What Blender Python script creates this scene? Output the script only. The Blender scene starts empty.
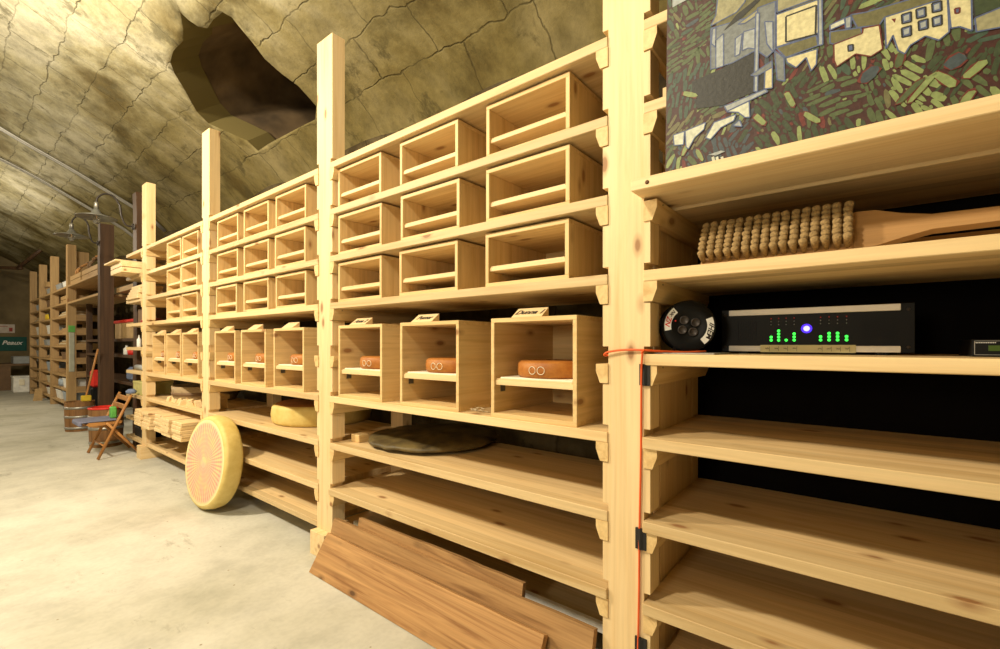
import bpy, bmesh, math, random
from mathutils import Vector, Matrix
random.seed(7)
C = bpy.context.scene.collection
U = 1.4            # one working unit = 1.4 m
H = 0.89           # working height of the eye over the floor
def W(p): return Vector((p[0]*U, p[1]*U, (p[2]+H)*U))
F = 458.; YAW = math.radians(51.2); CY = 344.3
SN, CS = math.sin(YAW), math.cos(YAW)
def ray(x, y):
    p = x-500; return (SN*F+CS*p, CS*F-SN*p, CY-y)
def atX(x, y, X):
    d = ray(x, y); k = X/d[0]; return (X, k*d[1], k*d[2])

# ------------------------------------------------------------------ materials
def new_mat(name, rough=.6, metal=0., spec=.4):
    m = bpy.data.materials.new(name); m.use_nodes = True
    n = m.node_tree.nodes; b = n['Principled BSDF']
    b.inputs['Roughness'].default_value = rough; b.inputs['Metallic'].default_value = metal
    b.inputs['Specular IOR Level'].default_value = spec
    return m, n, m.node_tree.links, b
def ramp(n, stops, interp='LINEAR'):
    r = n.new('ShaderNodeValToRGB'); cr = r.color_ramp; cr.interpolation = interp
    while len(cr.elements) < len(stops): cr.elements.new(.5)
    for e, (p, c) in zip(cr.elements, stops):
        e.position = p; e.color = (c[0], c[1], c[2], 1) if not isinstance(c, (int, float)) else (c, c, c, 1)
    return r
def mix(n, l, kind, fac, a, b):
    x = n.new('ShaderNodeMix'); x.data_type = 'RGBA'; x.blend_type = kind
    for sock, v in ((x.inputs[0], fac), (x.inputs[6], a), (x.inputs[7], b)):
        if hasattr(v, 'is_linked'): l.new(v, sock)
        elif isinstance(v, (int, float)): sock.default_value = v if sock == x.inputs[0] else (v, v, v, 1)
        else: sock.default_value = (*v, 1)
    return x.outputs[2]
def noise(n, l, vec, scale, detail=4, rough=.5, dist=0):
    t = n.new('ShaderNodeTexNoise'); t.inputs['Scale'].default_value = scale
    t.inputs['Detail'].default_value = detail; t.inputs['Roughness'].default_value = rough
    t.inputs['Distortion'].default_value = dist
    l.new(vec, t.inputs['Vector']); return t.outputs['Fac']
def bump(n, l, b, h, strength=.3, dist=.01):
    k = n.new('ShaderNodeBump'); k.inputs['Strength'].default_value = strength
    k.inputs['Distance'].default_value = dist; l.new(h, k.inputs['Height']); l.new(k.outputs[0], b.inputs['Normal'])
def objvec(n, l, scale, rnd=True):
    tc = n.new('ShaderNodeTexCoord'); v = tc.outputs['Object']
    if rnd:
        oi = n.new('ShaderNodeObjectInfo'); m = n.new('ShaderNodeMath'); m.operation = 'MULTIPLY'
        m.inputs[1].default_value = 37.; l.new(oi.outputs['Random'], m.inputs[0])
        a = n.new('ShaderNodeVectorMath'); a.operation = 'ADD'; l.new(v, a.inputs[0]); l.new(m.outputs[0], a.inputs[1]); v = a.outputs[0]
    mp = n.new('ShaderNodeMapping'); mp.inputs['Scale'].default_value = scale
    l.new(v, mp.inputs['Vector']); return mp.outputs[0], v
def wood(name, axis, light, dark, knot=(.25, .10, .03), rough=.55, knots=1.0, lam=None, contrast=.6, grain=1.0, warp=.8):
    """axis: 0,1,2 = grain direction; lam = axis across which glued strips change tone"""
    m, n, l, b = new_mat(name, rough, 0, .35)
    sc = [9*grain]*3; sc[axis] = .45*grain
    v, raw = objvec(n, l, sc)
    f = noise(n, l, v, 2.2, 6, .6, warp)
    r = ramp(n, [(.28, dark), (.5, [dark[i]*.35+light[i]*.65 for i in range(3)]), (.72, light)])
    l.new(f, r.inputs[0]); col = r.outputs[0]
    # fine fibre
    sf = [60]*3; sf[axis] = 1.5
    mp = n.new('ShaderNodeMapping'); mp.inputs['Scale'].default_value = sf; l.new(raw, mp.inputs['Vector'])
    ff = noise(n, l, mp.outputs[0], 1.5, 2, .5)
    r2 = ramp(n, [(.3, .78+.1*(1-contrast)), (.7, 1.0)]); l.new(ff, r2.inputs[0])
    col = mix(n, l, 'MULTIPLY', contrast, col, r2.outputs[0])
    if lam is not None:
        sx = n.new('ShaderNodeSeparateXYZ'); l.new(raw, sx.inputs[0])
        a = n.new('ShaderNodeMath'); a.operation = 'MULTIPLY'; a.inputs[1].default_value = 17.; l.new(sx.outputs[lam], a.inputs[0])
        fl = n.new('ShaderNodeMath'); fl.operation = 'FLOOR'; l.new(a.outputs[0], fl.inputs[0])
        wn = n.new('ShaderNodeTexWhiteNoise'); wn.noise_dimensions = '1D'; l.new(fl.outputs[0], wn.inputs['W'])
        r3 = ramp(n, [(0, .66), (1, 1.05)]); l.new(wn.outputs['Value'], r3.inputs[0])
        col = mix(n, l, 'MULTIPLY', .75, col, r3.outputs[0])
    if knots:
        sk = [9.]*3; sk[axis] = 4.0
        mk = n.new('ShaderNodeMapping'); mk.inputs['Scale'].default_value = sk; l.new(raw, mk.inputs['Vector'])
        vo = n.new('ShaderNodeTexVoronoi'); vo.inputs['Scale'].default_value = 1.; l.new(mk.outputs[0], vo.inputs['Vector'])
        cr = ramp(n, [(0, 1.), (.09, .95), (.12, .45), (.20, 0.)]); l.new(vo.outputs['Distance'], cr.inputs[0])
        sep = n.new('ShaderNodeSeparateColor'); l.new(vo.outputs['Color'], sep.inputs[0])
        g = n.new('ShaderNodeMath'); g.operation = 'GREATER_THAN'; g.inputs[1].default_value = 1-.62*knots; l.new(sep.outputs[0], g.inputs[0])
        mm = n.new('ShaderNodeMath'); mm.operation = 'MULTIPLY'; l.new(cr.outputs[0], mm.inputs[0]); l.new(g.outputs[0], mm.inputs[1])
        m2 = n.new('ShaderNodeMath'); m2.operation = 'MULTIPLY'; m2.inputs[1].default_value = .85; l.new(mm.outputs[0], m2.inputs[0])
        col = mix(n, l, 'MIX', m2.outputs[0], col, knot)
    l.new(col, b.inputs['Base Color'])
    bump(n, l, b, f, .08, .004)
    return m
PL, PD = (.87, .67, .38), (.74, .51, .24)
PINE = {a: wood('pine_%s' % 'xyz'[a], a, PL, PD) for a in (0, 1, 2)}
PINEK = {a: wood('knotty_pine_%s' % 'xyz'[a], a, (.82, .60, .29), (.62, .40, .16), knots=1.3, grain=1.3) for a in (0, 1, 2)}
SHELF = wood('pine_board', 1, (.86, .65, .35), (.66, .44, .19), lam=0, knots=1.0)
OLDW = wood('old_larch', 1, (.56, .32, .13), (.27, .12, .04), knots=1.0, knot=(.06, .025, .01), grain=.9, contrast=.9, warp=2.6)
OLDG = wood('weathered_larch', 1, (.50, .29, .12), (.24, .12, .045), knots=1.0, knot=(.05, .025, .01), grain=1.0, contrast=.9, warp=2.2)
DARKW = wood('dark_timber', 2, (.10, .05, .022), (.03, .015, .008), knots=.4, knot=(.02, .01, .005))
FARW = {a: wood('far_wood_%s' % 'xyz'[a], a, (.50, .33, .15), (.33, .20, .085)) for a in (0, 1, 2)}
OLDX = wood('aged_rung', 0, (.45, .29, .13), (.28, .16, .07))
CHAIRW = wood('varnished_beech', 2, (.50, .24, .07), (.32, .13, .035), knots=0)
BARW = wood('barrel_stave', 2, (.30, .15, .055), (.13, .06, .022), knots=0)
BRUSHW = wood('beech', 1, (.52, .30, .12), (.38, .20, .07), knots=.3)
def plain(name, c, rough=.5, metal=0., var=.12, nscale=12, spec=.4, bmp=.1):
    m, n, l, b = new_mat(name, rough, metal, spec)
    v, raw = objvec(n, l, (1, 1, 1))
    f = noise(n, l, v, nscale, 3)
    r = ramp(n, [(.3, [x*(1-var) for x in c]), (.7, [min(1, x*(1+var)) for x in c])]); l.new(f, r.inputs[0])
    l.new(r.outputs[0], b.inputs['Base Color'])
    if bmp: bump(n, l, b, f, bmp, .003)
    return m
def emit(name, c, s):
    m, n, l, b = new_mat(name, .4)
    b.inputs['Base Color'].default_value = (*[x*.3 for x in c], 1)
    b.inputs['Emission Color'].default_value = (*c, 1); b.inputs['Emission Strength'].default_value = s
    return m
BLACK = plain('black_plastic', (.005, .005, .005), .5, bmp=0, spec=.2)
MATBLACK = plain('black_cloth', (.006, .005, .005), .95, spec=.05)
TAPE = plain('black_tape', (.012, .011, .01), .5)
SILVER = plain('brushed_silver', (.88, .86, .82), .5, .0, var=.04, bmp=0)
STEEL = plain('galvanised_steel', (.42, .41, .38), .45, .8)
BRACK = plain('grey_bracket', (.16, .15, .13), .5, .6)
IRON = plain('dark_iron', (.06, .05, .045), .5, .5)
ENAMEL = plain('grey_enamel', (.22, .22, .20), .4, .3)
ORANGE = plain('orange_cable', (.75, .11, .02), .45, bmp=0)
REDM = plain('red_plastic', (.65, .03, .02), .45)
PINKM = plain('red_cloth', (.35, .06, .05), .8)
WHITE = plain('white_plastic', (.80, .80, .76), .5)
PAPER = plain('cream_paper', (.86, .80, .62), .8)
TAPEL = plain('masking_tape', (.72, .66, .38), .8)
GREYP = plain('grey_plastic', (.33, .35, .36), .5)
BLUEP = plain('blue_cloth', (.14, .18, .30), .8)
GREENP = plain('green_plastic', (.12, .42, .08), .5)
YELP = plain('yellow_plastic', (.62, .44, .03), .5)
CARD = plain('cardboard', (.42, .28, .13), .85)
BROWN = plain('brown_board', (.17, .10, .05), .7)
BRIST = plain('bristle', (.31, .205, .085), .95, nscale=170, var=.35, bmp=.8)
INK = plain('ink', (.03, .02, .015), .8, bmp=0)
REDINK = plain('red_ink', (.6, .03, .02), .6, bmp=0)
GREEN_LED = emit('green_led', (.05, 1, .07), 2.2)
BLUE_LED = emit('blue_led', (.30, .28, 1), 3.2); VIO_HALO = emit('violet_halo', (.09, .03, 1), 1.3)
RED_LED = emit('red_led', (1, .05, .02), .25)
LCD = emit('lcd', (.12, .22, .02), .08)
GLASS, _n, _l, _b = new_mat('bulb_glass', .05); _b.inputs['Transmission Weight'].default_value = .95; _b.inputs['Base Color'].default_value = (.95, .93, .88, 1)

def cheese_mat(name, c1, c2, nscale=9, rough=.55):
    m, n, l, b = new_mat(name, rough, 0, .35)
    v, raw = objvec(n, l, (1, 1, 1)); f = noise(n, l, v, nscale, 6, .65)
    r = ramp(n, [(.3, c2), (.65, c1)]); l.new(f, r.inputs[0]); l.new(r.outputs[0], b.inputs['Base Color'])
    f2 = noise(n, l, v, 60, 2); bump(n, l, b, f2, .15, .003); return m
RIND = cheese_mat('yellow_rind', (.74, .59, .22), (.60, .44, .12))
BROWNRIND = cheese_mat('brown_rind', (.34, .13, .035), (.22, .075, .02))
ORIND = cheese_mat('orange_rind', (.46, .18, .03), (.32, .10, .015), 25)
def face_mat():
    """printed wheel face: pink rays and rings round the centre; object coords, disc normal along local Z"""
    m, n, l, b = new_mat('printed_cheese_face', .6, 0, .3)
    tc = n.new('ShaderNodeUVMap'); tc.uv_map = 'UVMap'
    s = n.new('ShaderNodeSeparateXYZ'); l.new(tc.outputs[0], s.inputs[0])
    def M(op, a, c=None):
        k = n.new('ShaderNodeMath'); k.operation = op
        for i, q in enumerate((a, c)):
            if q is None: continue
            if hasattr(q, 'is_linked'): l.new(q, k.inputs[i])
            else: k.inputs[i].default_value = q
        return k.outputs[0]
    rr = M('SQRT', M('ADD', M('MULTIPLY', s.outputs[0], s.outputs[0]), M('MULTIPLY', s.outputs[1], s.outputs[1])))
    th = M('ARCTAN2', s.outputs[1], s.outputs[0])
    rays = M('SINE', M('MULTIPLY', th, 52.))
    rings = M('SINE', M('MULTIPLY', rr, 62.))
    pat = M('MULTIPLY', M('ADD', M('MULTIPLY', rays, .75), M('MULTIPLY', rings, .25)), 1.)
    mask = M('MULTIPLY', M('LESS_THAN', rr, .9), M('GREATER_THAN', rr, .13))
    f = noise(n, l, tc.outputs[0], 3.2, 5)
    r = ramp(n, [(.36, (.86, .62, .28)), (.5, (.88, .53, .32)), (.62, (.90, .47, .33))]); l.new(f, r.inputs[0])
    pr_ = ramp(n, [(.40, 0.), (.70, 1.)]); l.new(M('ADD', M('MULTIPLY', pat, .5), .5), pr_.inputs[0])
    fac = M('MULTIPLY', M('MULTIPLY', pr_.outputs[0], mask), .75)
    col = mix(n, l, 'MIX', fac, r.outputs[0], (.82, .27, .22))
    edge = ramp(n, [(.90, 0.), (.96, 1.)]); l.new(rr, edge.inputs[0])
    col = mix(n, l, 'MIX', edge.outputs[0], col, (.82, .72, .38))
    l.new(col, b.inputs['Base Color']); bump(n, l, b, f, .1, .004)
    return m
FACE = face_mat()

# ------------------------------------------------------------------ mesh helpers (working units, absolute)
class MB:
    def __init__(s): s.bm = bmesh.new(); s.mi = 0
    def _fin(s, fs):
        for f in fs: f.material_index = s.mi
    def box(s, x0, x1, y0, y1, z0, z1, bev=.0012, M=None):
        r = bmesh.ops.create_cube(s.bm, size=1); vs = r['verts']
        for v in vs: v.co = Vector((x0+(v.co.x+.5)*(x1-x0), y0+(v.co.y+.5)*(y1-y0), z0+(v.co.z+.5)*(z1-z0)))
        if bev:
            es = list({e for v in vs for e in v.link_edges})
            g = bmesh.ops.bevel(s.bm, geom=es, offset=bev, segments=1, affect='EDGES', profile=.5)
            vs = list({v for f in g['faces'] for v in f.verts} | {v for v in vs if v.is_valid})
        if M: bmesh.ops.transform(s.bm, matrix=M, verts=vs)
        s._fin({f for v in vs for f in v.link_faces}); return s
    def prism(s, pts, axis, a0, a1):
        """pts: 2D polygon in the two other axes (cyclic order x,y,z); extruded along axis"""
        def P(p, a):
            if axis == 0: return Vector((a, p[0], p[1]))
            if axis == 1: return Vector((p[0], a, p[1]))
            return Vector((p[0], p[1], a))
        A = [s.bm.verts.new(P(p, a0)) for p in pts]; B = [s.bm.verts.new(P(p, a1)) for p in pts]
        fs = [s.bm.faces.new(A), s.bm.faces.new(B[::-1])]
        k = len(pts)
        for i in range(k): fs.append(s.bm.faces.new((A[i], A[(i+1) % k], B[(i+1) % k], B[i])))
        bmesh.ops.recalc_face_normals(s.bm, faces=fs); s._fin(fs); return s
    def tube(s, pts, r, seg=8, closed=False):
        pts = [Vector(p) for p in pts]; rings = []; up = Vector((.13, .21, 1)).normalized()
        n = len(pts)
        for i, p in enumerate(pts):
            t = (pts[min(i+1, n-1)]-pts[max(i-1, 0)]).normalized()
            a = t.cross(up)
            if a.length < .1: a = t.cross(Vector((1, .2, 0)))
            a.normalize(); b = t.cross(a).normalized(); up = -b if (-b).dot(up) > 0 else b
            rad = r[i] if isinstance(r, (list, tuple)) else r
            rings.append([s.bm.verts.new(p+rad*(math.cos(q)*a+math.sin(q)*b)) for q in [2*math.pi*j/seg for j in range(seg)]])
        fs = []
        for A, B in zip(rings, rings[1:]):
            for j in range(seg): fs.append(s.bm.faces.new((A[j], A[(j+1) % seg], B[(j+1) % seg], B[j])))
        fs.append(s.bm.faces.new(rings[0][::-1])); fs.append(s.bm.faces.new(rings[-1]))
        bmesh.ops.recalc_face_normals(s.bm, faces=fs)
        for f in fs: f.smooth = True
        s._fin(fs); return s
    def lathe(s, prof, c, M=None, seg=40, smooth=True, wob=0., seed=0):
        """prof: (r,z) list; solid of revolution round local z at c (M: rotation)"""
        rnd = random.Random(seed); ph = [rnd.uniform(0, 6.28) for _ in range(4)]
        M = M or Matrix.Identity(3); c = Vector(c); rings = []; vs = []
        for r, z in prof:
            if r < 1e-6: v = s.bm.verts.new(c+M@Vector((0, 0, z))); rings.append([v]); continue
            R = []
            for j in range(seg):
                q = 2*math.pi*j/seg
                w = 1+wob*(math.sin(3*q+ph[0])+.6*math.sin(7*q+ph[1])+.4*math.sin(13*q+ph[2]))
                R.append(s.bm.verts.new(c+M@Vector((r*w*math.cos(q), r*w*math.sin(q), z))))
            rings.append(R)
        fs = []
        for A, B in zip(rings, rings[1:]):
            for j in range(seg):
                a, b2 = A[j % len(A)], A[(j+1) % len(A)]; d, e = B[j % len(B)], B[(j+1) % len(B)]
                q = [a, b2, e, d]; q = [x for i, x in enumerate(q) if x not in q[:i]]
                if len(q) > 2: fs.append(s.bm.faces.new(q))
        for R in (rings[0], rings[-1]):
            if len(R) > 1: fs.append(s.bm.faces.new(R))
        bmesh.ops.recalc_face_normals(s.bm, faces=fs)
        for f in fs: f.smooth = smooth and len(f.verts) < 5
        s._fin(fs); return s
    def bounds(s):
        c = [v.co for v in s.bm.verts]
        return [(min(v[i] for v in c), max(v[i] for v in c)) for i in range(3)]
    def build(s, name, mat, parent=None, label=None, cat=None, group=None, kind=None, smooth_ang=None):
        if parent is None:
            b = s.bounds(); o0 = Vector(((b[0][0]+b[0][1])/2, (b[1][0]+b[1][1])/2, b[2][0]))
        else: o0 = Vector(parent['_o'])
        for v in s.bm.verts: v.co = (v.co-o0)*U
        me = bpy.data.meshes.new(name); s.bm.to_mesh(me); s.bm.free()
        for m in (mat if isinstance(mat, (list, tuple)) else [mat]): me.materials.append(m)
        o = bpy.data.objects.new(name, me); C.objects.link(o)
        if parent is None: o.location = W(o0)
        else: o.parent = parent
        o['_o'] = tuple(o0)
        if label: o['label'] = label
        if cat: o['category'] = cat
        if group: o['group'] = group
        if kind: o['kind'] = kind
        return o
def thing(name, label, cat, base, group=None):
    o = bpy.data.objects.new(name, None); C.objects.link(o); o.location = W(base); o['_o'] = tuple(base)
    o.empty_display_size = .05
    o['label'] = label; o['category'] = cat
    if group: o['group'] = group
    return o
def kids(o): return [c for c in bpy.data.objects if c.parent == o]
def dup(o, base, label=None, group=None, parent=None, _top=True):
    c = o.copy(); C.objects.link(c)
    if _top:
        c.location = W(base)
        if label: c['label'] = label
        if group: c['group'] = group
    else: c.parent = parent
    for k in kids(o): dup(k, None, parent=c, _top=False)
    return c
def stripes_text(txt, size, mat, name, M, parent, extr=.0004):
    cu = bpy.data.curves.new(name, 'FONT'); cu.body = txt; cu.size = size; cu.extrude = extr; cu.offset = size*.022; cu.shear = .3; cu.align_x = 'CENTER'; cu.align_y = 'CENTER'
    t = bpy.data.objects.new('tmp', cu); C.objects.link(t); bpy.context.view_layer.update()
    dg = bpy.context.evaluated_depsgraph_get(); me = bpy.data.meshes.new_from_object(t.evaluated_get(dg))
    bpy.data.objects.remove(t)
    me.transform(M); me.name = name; me.materials.clear(); me.materials.append(mat)
    o = bpy.data.objects.new(name, me); C.objects.link(o); o.parent = parent; return o

# ------------------------------------------------------------------ room shell
XW = 1.76
def zc(X):
    if X > -1: return 1.78-(.50*(X-1.03)+.0375*((X-.7)**2-.33**2))-.9*max(0, X-1.5)**2
    z1 = zc(-.999999); t = min(-1-X, 1.2)
    z = z1+.3725*t-.3725*t*t/2.4
    if X < -2.2:
        return zc(-4.4-X) if -4.4-X > -2.2 and X > -7 else z
    return z
def stone_mat(name, dark=False):
    m, n, l, b = new_mat(name, .9, 0, .15)
    uv = n.new('ShaderNodeUVMap'); uv.uv_map = 'UVMap'
    base = uv.outputs[0]
    f1 = noise(n, l, base, 1.1, 6, .6, .4); f2 = noise(n, l, base, 4.5, 8, .65); f3 = noise(n, l, base, 30, 4, .6)
    # warped coordinates for the joints
    nt = n.new('ShaderNodeTexNoise'); nt.inputs['Scale'].default_value = 5; nt.inputs['Detail'].default_value = 5; l.new(base, nt.inputs['Vector'])
    sv = n.new('ShaderNodeVectorMath'); sv.operation = 'SCALE'; sv.inputs['Scale'].default_value = .12; l.new(nt.outputs['Color'], sv.inputs[0])
    av = n.new('ShaderNodeVectorMath'); av.operation = 'ADD'; l.new(base, av.inputs[0]); l.new(sv.outputs[0], av.inputs[1])
    br = n.new('ShaderNodeTexBrick'); br.inputs['Scale'].default_value = 1.; br.inputs['Mortar Size'].default_value = .009; br.inputs['Mortar Smooth'].default_value = 1.
    br.inputs['Brick Width'].default_value = .60; br.inputs['Row Height'].default_value = .33; br.offset = .35
    br.inputs['Color1'].default_value = (1, 1, 1, 1); br.inputs['Color2'].default_value = (.8, .8, .8, 1); br.inputs['Mortar'].default_value = (0, 0, 0, 1)
    l.new(av.outputs[0], br.inputs['Vector'])
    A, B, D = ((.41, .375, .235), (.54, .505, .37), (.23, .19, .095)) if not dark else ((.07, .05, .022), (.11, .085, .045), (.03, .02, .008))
    r1 = ramp(n, [(.36, D), (.48, A), (.62, B)]); l.new(f1, r1.inputs[0])
    r2 = ramp(n, [(.35, .62), (.55, 1.), (.8, 1.12)]); l.new(f2, r2.inputs[0])
    col = mix(n, l, 'MULTIPLY', .85, r1.outputs[0], r2.outputs[0])
    r3 = ramp(n, [(.3, .8), (.6, 1.05)]); l.new(f3, r3.inputs[0]); col = mix(n, l, 'MULTIPLY', .5, col, r3.outputs[0])
    # joints, broken up by a noise mask
    jm = ramp(n, [(.44, .05), (.66, .65)]); l.new(noise(n, l, base, 2.3, 4), jm.inputs[0])
    inv = n.new('ShaderNodeMath'); inv.operation = 'MULTIPLY'; l.new(br.outputs['Fac'], inv.inputs[0]); l.new(jm.outputs[0], inv.inputs[1])
    col = mix(n, l, 'MIX', inv.outputs[0], col, [x*.40 for x in A])
    col = mix(n, l, 'MULTIPLY', .35, col, br.outputs['Color'])
    # rusty streaks and damp spots
    sp = ramp(n, [(.56, 0.), (.64, .85)]); l.new(noise(n, l, av.outputs[0], 3.1, 7, .7), sp.inputs[0])
    col = mix(n, l, 'MIX', sp.outputs[0], col, [x*.42 for x in A])
    wm = ramp(n, [(.64, 0.), (.74, .6)]); l.new(noise(n, l, av.outputs[0], 2.3, 8, .75, .5), wm.inputs[0])
    col = mix(n, l, 'MIX', wm.outputs[0], col, [min(.75, x*1.5+.02) for x in A])
    if not dark:      # colour multiplied darker and olive-brown low on the vault, paler higher up
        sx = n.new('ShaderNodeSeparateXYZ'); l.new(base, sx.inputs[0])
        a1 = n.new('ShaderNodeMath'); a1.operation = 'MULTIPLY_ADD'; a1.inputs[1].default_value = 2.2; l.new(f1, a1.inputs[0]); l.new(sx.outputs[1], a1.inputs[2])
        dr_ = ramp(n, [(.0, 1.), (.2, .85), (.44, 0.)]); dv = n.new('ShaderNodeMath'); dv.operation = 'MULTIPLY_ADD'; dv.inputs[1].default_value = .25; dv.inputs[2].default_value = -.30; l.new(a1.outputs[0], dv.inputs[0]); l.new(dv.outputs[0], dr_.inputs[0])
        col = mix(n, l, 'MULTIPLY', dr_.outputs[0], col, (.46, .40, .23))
    l.new(col, b.inputs['Base Color'])
    hh = n.new('ShaderNodeMath'); hh.operation = 'SUBTRACT'; l.new(f2, hh.inputs[0]); l.new(inv.outputs[0], hh.inputs[1])
    bump(n, l, b, hh.outputs[0], .5, .03)
    return m
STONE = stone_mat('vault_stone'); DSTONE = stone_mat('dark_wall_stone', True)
def grid_sheet(name, f, us, vs, mat, thick=None, kind='structure', flip=False, solid=0.0):
    bm = bmesh.new(); uvl = bm.loops.layers.uv.new('UVMap')
    V = [[bm.verts.new(W(f(u, v)[:3])) for v in vs] for u in us]
    for i in range(len(us)-1):
        for j in range(len(vs)-1):
            q = [(i, j), (i+1, j), (i+1, j+1), (i, j+1)]
            if flip: q = q[::-1]
            fc = bm.faces.new([V[a][b2] for a, b2 in q]); fc.smooth = True
            for lp, (a, b2) in zip(fc.loops, q):
                t = f(us[a], vs[b2]); lp[uvl].uv = (t[3]*U, t[4]*U)
    me = bpy.data.meshes.new(name); bm.to_mesh(me); bm.free(); me.materials.append(mat)
    o = bpy.data.objects.new(name, me); C.objects.link(o); o['kind'] = kind; return o
def lin(a, b, n): return [a+(b-a)*i/n for i in range(n+1)]
Y0, Y1 = -3.2, 14.2; XL = -4.4
rr = random.Random(3)
def wob(a, b):
    return .012*math.sin(a*3.1+1.2*math.sin(b*1.3))+.010*math.sin(b*4.3+a*2.2)+.006*math.sin(a*9+b*7)
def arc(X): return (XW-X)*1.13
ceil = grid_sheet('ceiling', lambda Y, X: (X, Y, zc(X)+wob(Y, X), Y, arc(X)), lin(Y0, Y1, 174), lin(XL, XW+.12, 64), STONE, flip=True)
# opening of the shaft, traced as polygon on the vault in (X,Y)
def on_vault(x, y):
    d = ray(x, y); lo, hi = .0005, .03
    for _ in range(50):
        k = (lo+hi)/2
        if k*d[2] > zc(k*d[0]): hi = k
        else: lo = k
    return (k*d[0], k*d[1])
hole_px = [(182, 12), (191, 20), (200, 26), (209, 28), (215, 19), (224, 12), (233, 17), (240, 26), (254, 43), (266, 59), (283, 74), (299, 86), (317, 106), (316, 119), (296, 129), (270, 143), (258, 151), (247, 141), (228, 133), (207, 124), (196, 112), (186, 93), (175, 74), (172, 62), (177, 50), (187, 40), (186, 28)]
hole = [on_vault(*p) for p in hole_px]
cut = MB(); SH = 1.25
lo_ = [cut.bm.verts.new((p[0]-.15*SH, p[1], zc(p[0])-.15)) for p in hole]; hi_ = [cut.bm.verts.new((p[0]+.30*SH, p[1], zc(p[0])+.30)) for p in hole]
cut.bm.faces.new(lo_); cut.bm.faces.new(hi_)
for i in range(len(hole)):
    j = (i+1) % len(hole); cut.bm.faces.new((lo_[i], lo_[j], hi_[j], hi_[i]))
bmesh.ops.triangulate(cut.bm, faces=cut.bm.faces[:]); bmesh.ops.recalc_face_normals(cut.bm, faces=cut.bm.faces)
co = cut.build('cutter', STONE)
sol = ceil.modifiers.new('s', 'SOLIDIFY'); sol.thickness = .18*U; sol.offset = 1
bo = ceil.modifiers.new('b', 'BOOLEAN'); bo.operation = 'DIFFERENCE'; bo.object = co; bo.solver = 'EXACT'
bpy.context.view_layer.update()
dg = bpy.context.evaluated_depsgraph_get(); nm = bpy.data.meshes.new_from_object(ceil.evaluated_get(dg))
ceil.modifiers.clear(); ceil.data = nm; bpy.data.objects.remove(co)
# shaft above the opening: a leaning rubble chimney, dark inside
hc = (sum(p[0] for p in hole)/len(hole), sum(p[1] for p in hole)/len(hole))
bmh = bmesh.new(); uvl = bmh.loops.layers.uv.new('UVMap'); rings = []
for t in range(8):
    R = []
    for i, (hx, hy) in enumerate(hole):
        k = 1.01; w = .025*math.sin(i*2.1+t*1.7)
        R.append(bmh.verts.new(W((hc[0]+(hx-hc[0])*(k+w*(t > 0))+.10*SH+.09*SH*t, hc[1]+(hy-hc[1])*(k+w*(t > 0))+.01*t, zc(hx)+.10+.09*t))))
    rings.append(R)
for t in range(7):
    for i in range(len(hole)):
        j = (i+1) % len(hole); fc = bmh.faces.new((rings[t][i], rings[t][j], rings[t+1][j], rings[t+1][i])); fc.smooth = True
        for lp, uv in zip(fc.loops, ((i, t), (i+1, t), (i+1, t+1), (i, t+1))): lp[uvl].uv = (uv[0]*.12, uv[1]*.24)
bmh.faces.new(rings[-1])
me = bpy.data.meshes.new('ceiling_shaft'); bmh.to_mesh(me); bmh.free()
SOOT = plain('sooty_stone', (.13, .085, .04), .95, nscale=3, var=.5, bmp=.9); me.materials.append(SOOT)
so = bpy.data.objects.new('ceiling_shaft', me); C.objects.link(so); so['kind'] = 'structure'; so['label'] = 'dark rubble shaft going up through the vault'
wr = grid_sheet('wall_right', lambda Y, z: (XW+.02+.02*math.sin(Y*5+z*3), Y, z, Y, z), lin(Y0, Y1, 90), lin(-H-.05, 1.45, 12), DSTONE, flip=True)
grid_sheet('wall_left', lambda Y, z: (XL+.02, Y, z, Y, z), lin(Y0, Y1, 40), lin(-H-.05, 1.9, 8), STONE)
grid_sheet('wall_far', lambda X, z: (X, Y1-.06, z, X, z), lin(XL, XW+.1, 20), lin(-H-.05, 2.95, 10), plain('earth_plaster', (.16, .12, .06), .9, nscale=2, var=.4))
grid_sheet('wall_near', lambda X, z: (X, Y0+.02, z, X, z), lin(XL, XW+.1, 20), lin(-H-.05, 2.95, 10), STONE, flip=True)
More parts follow.
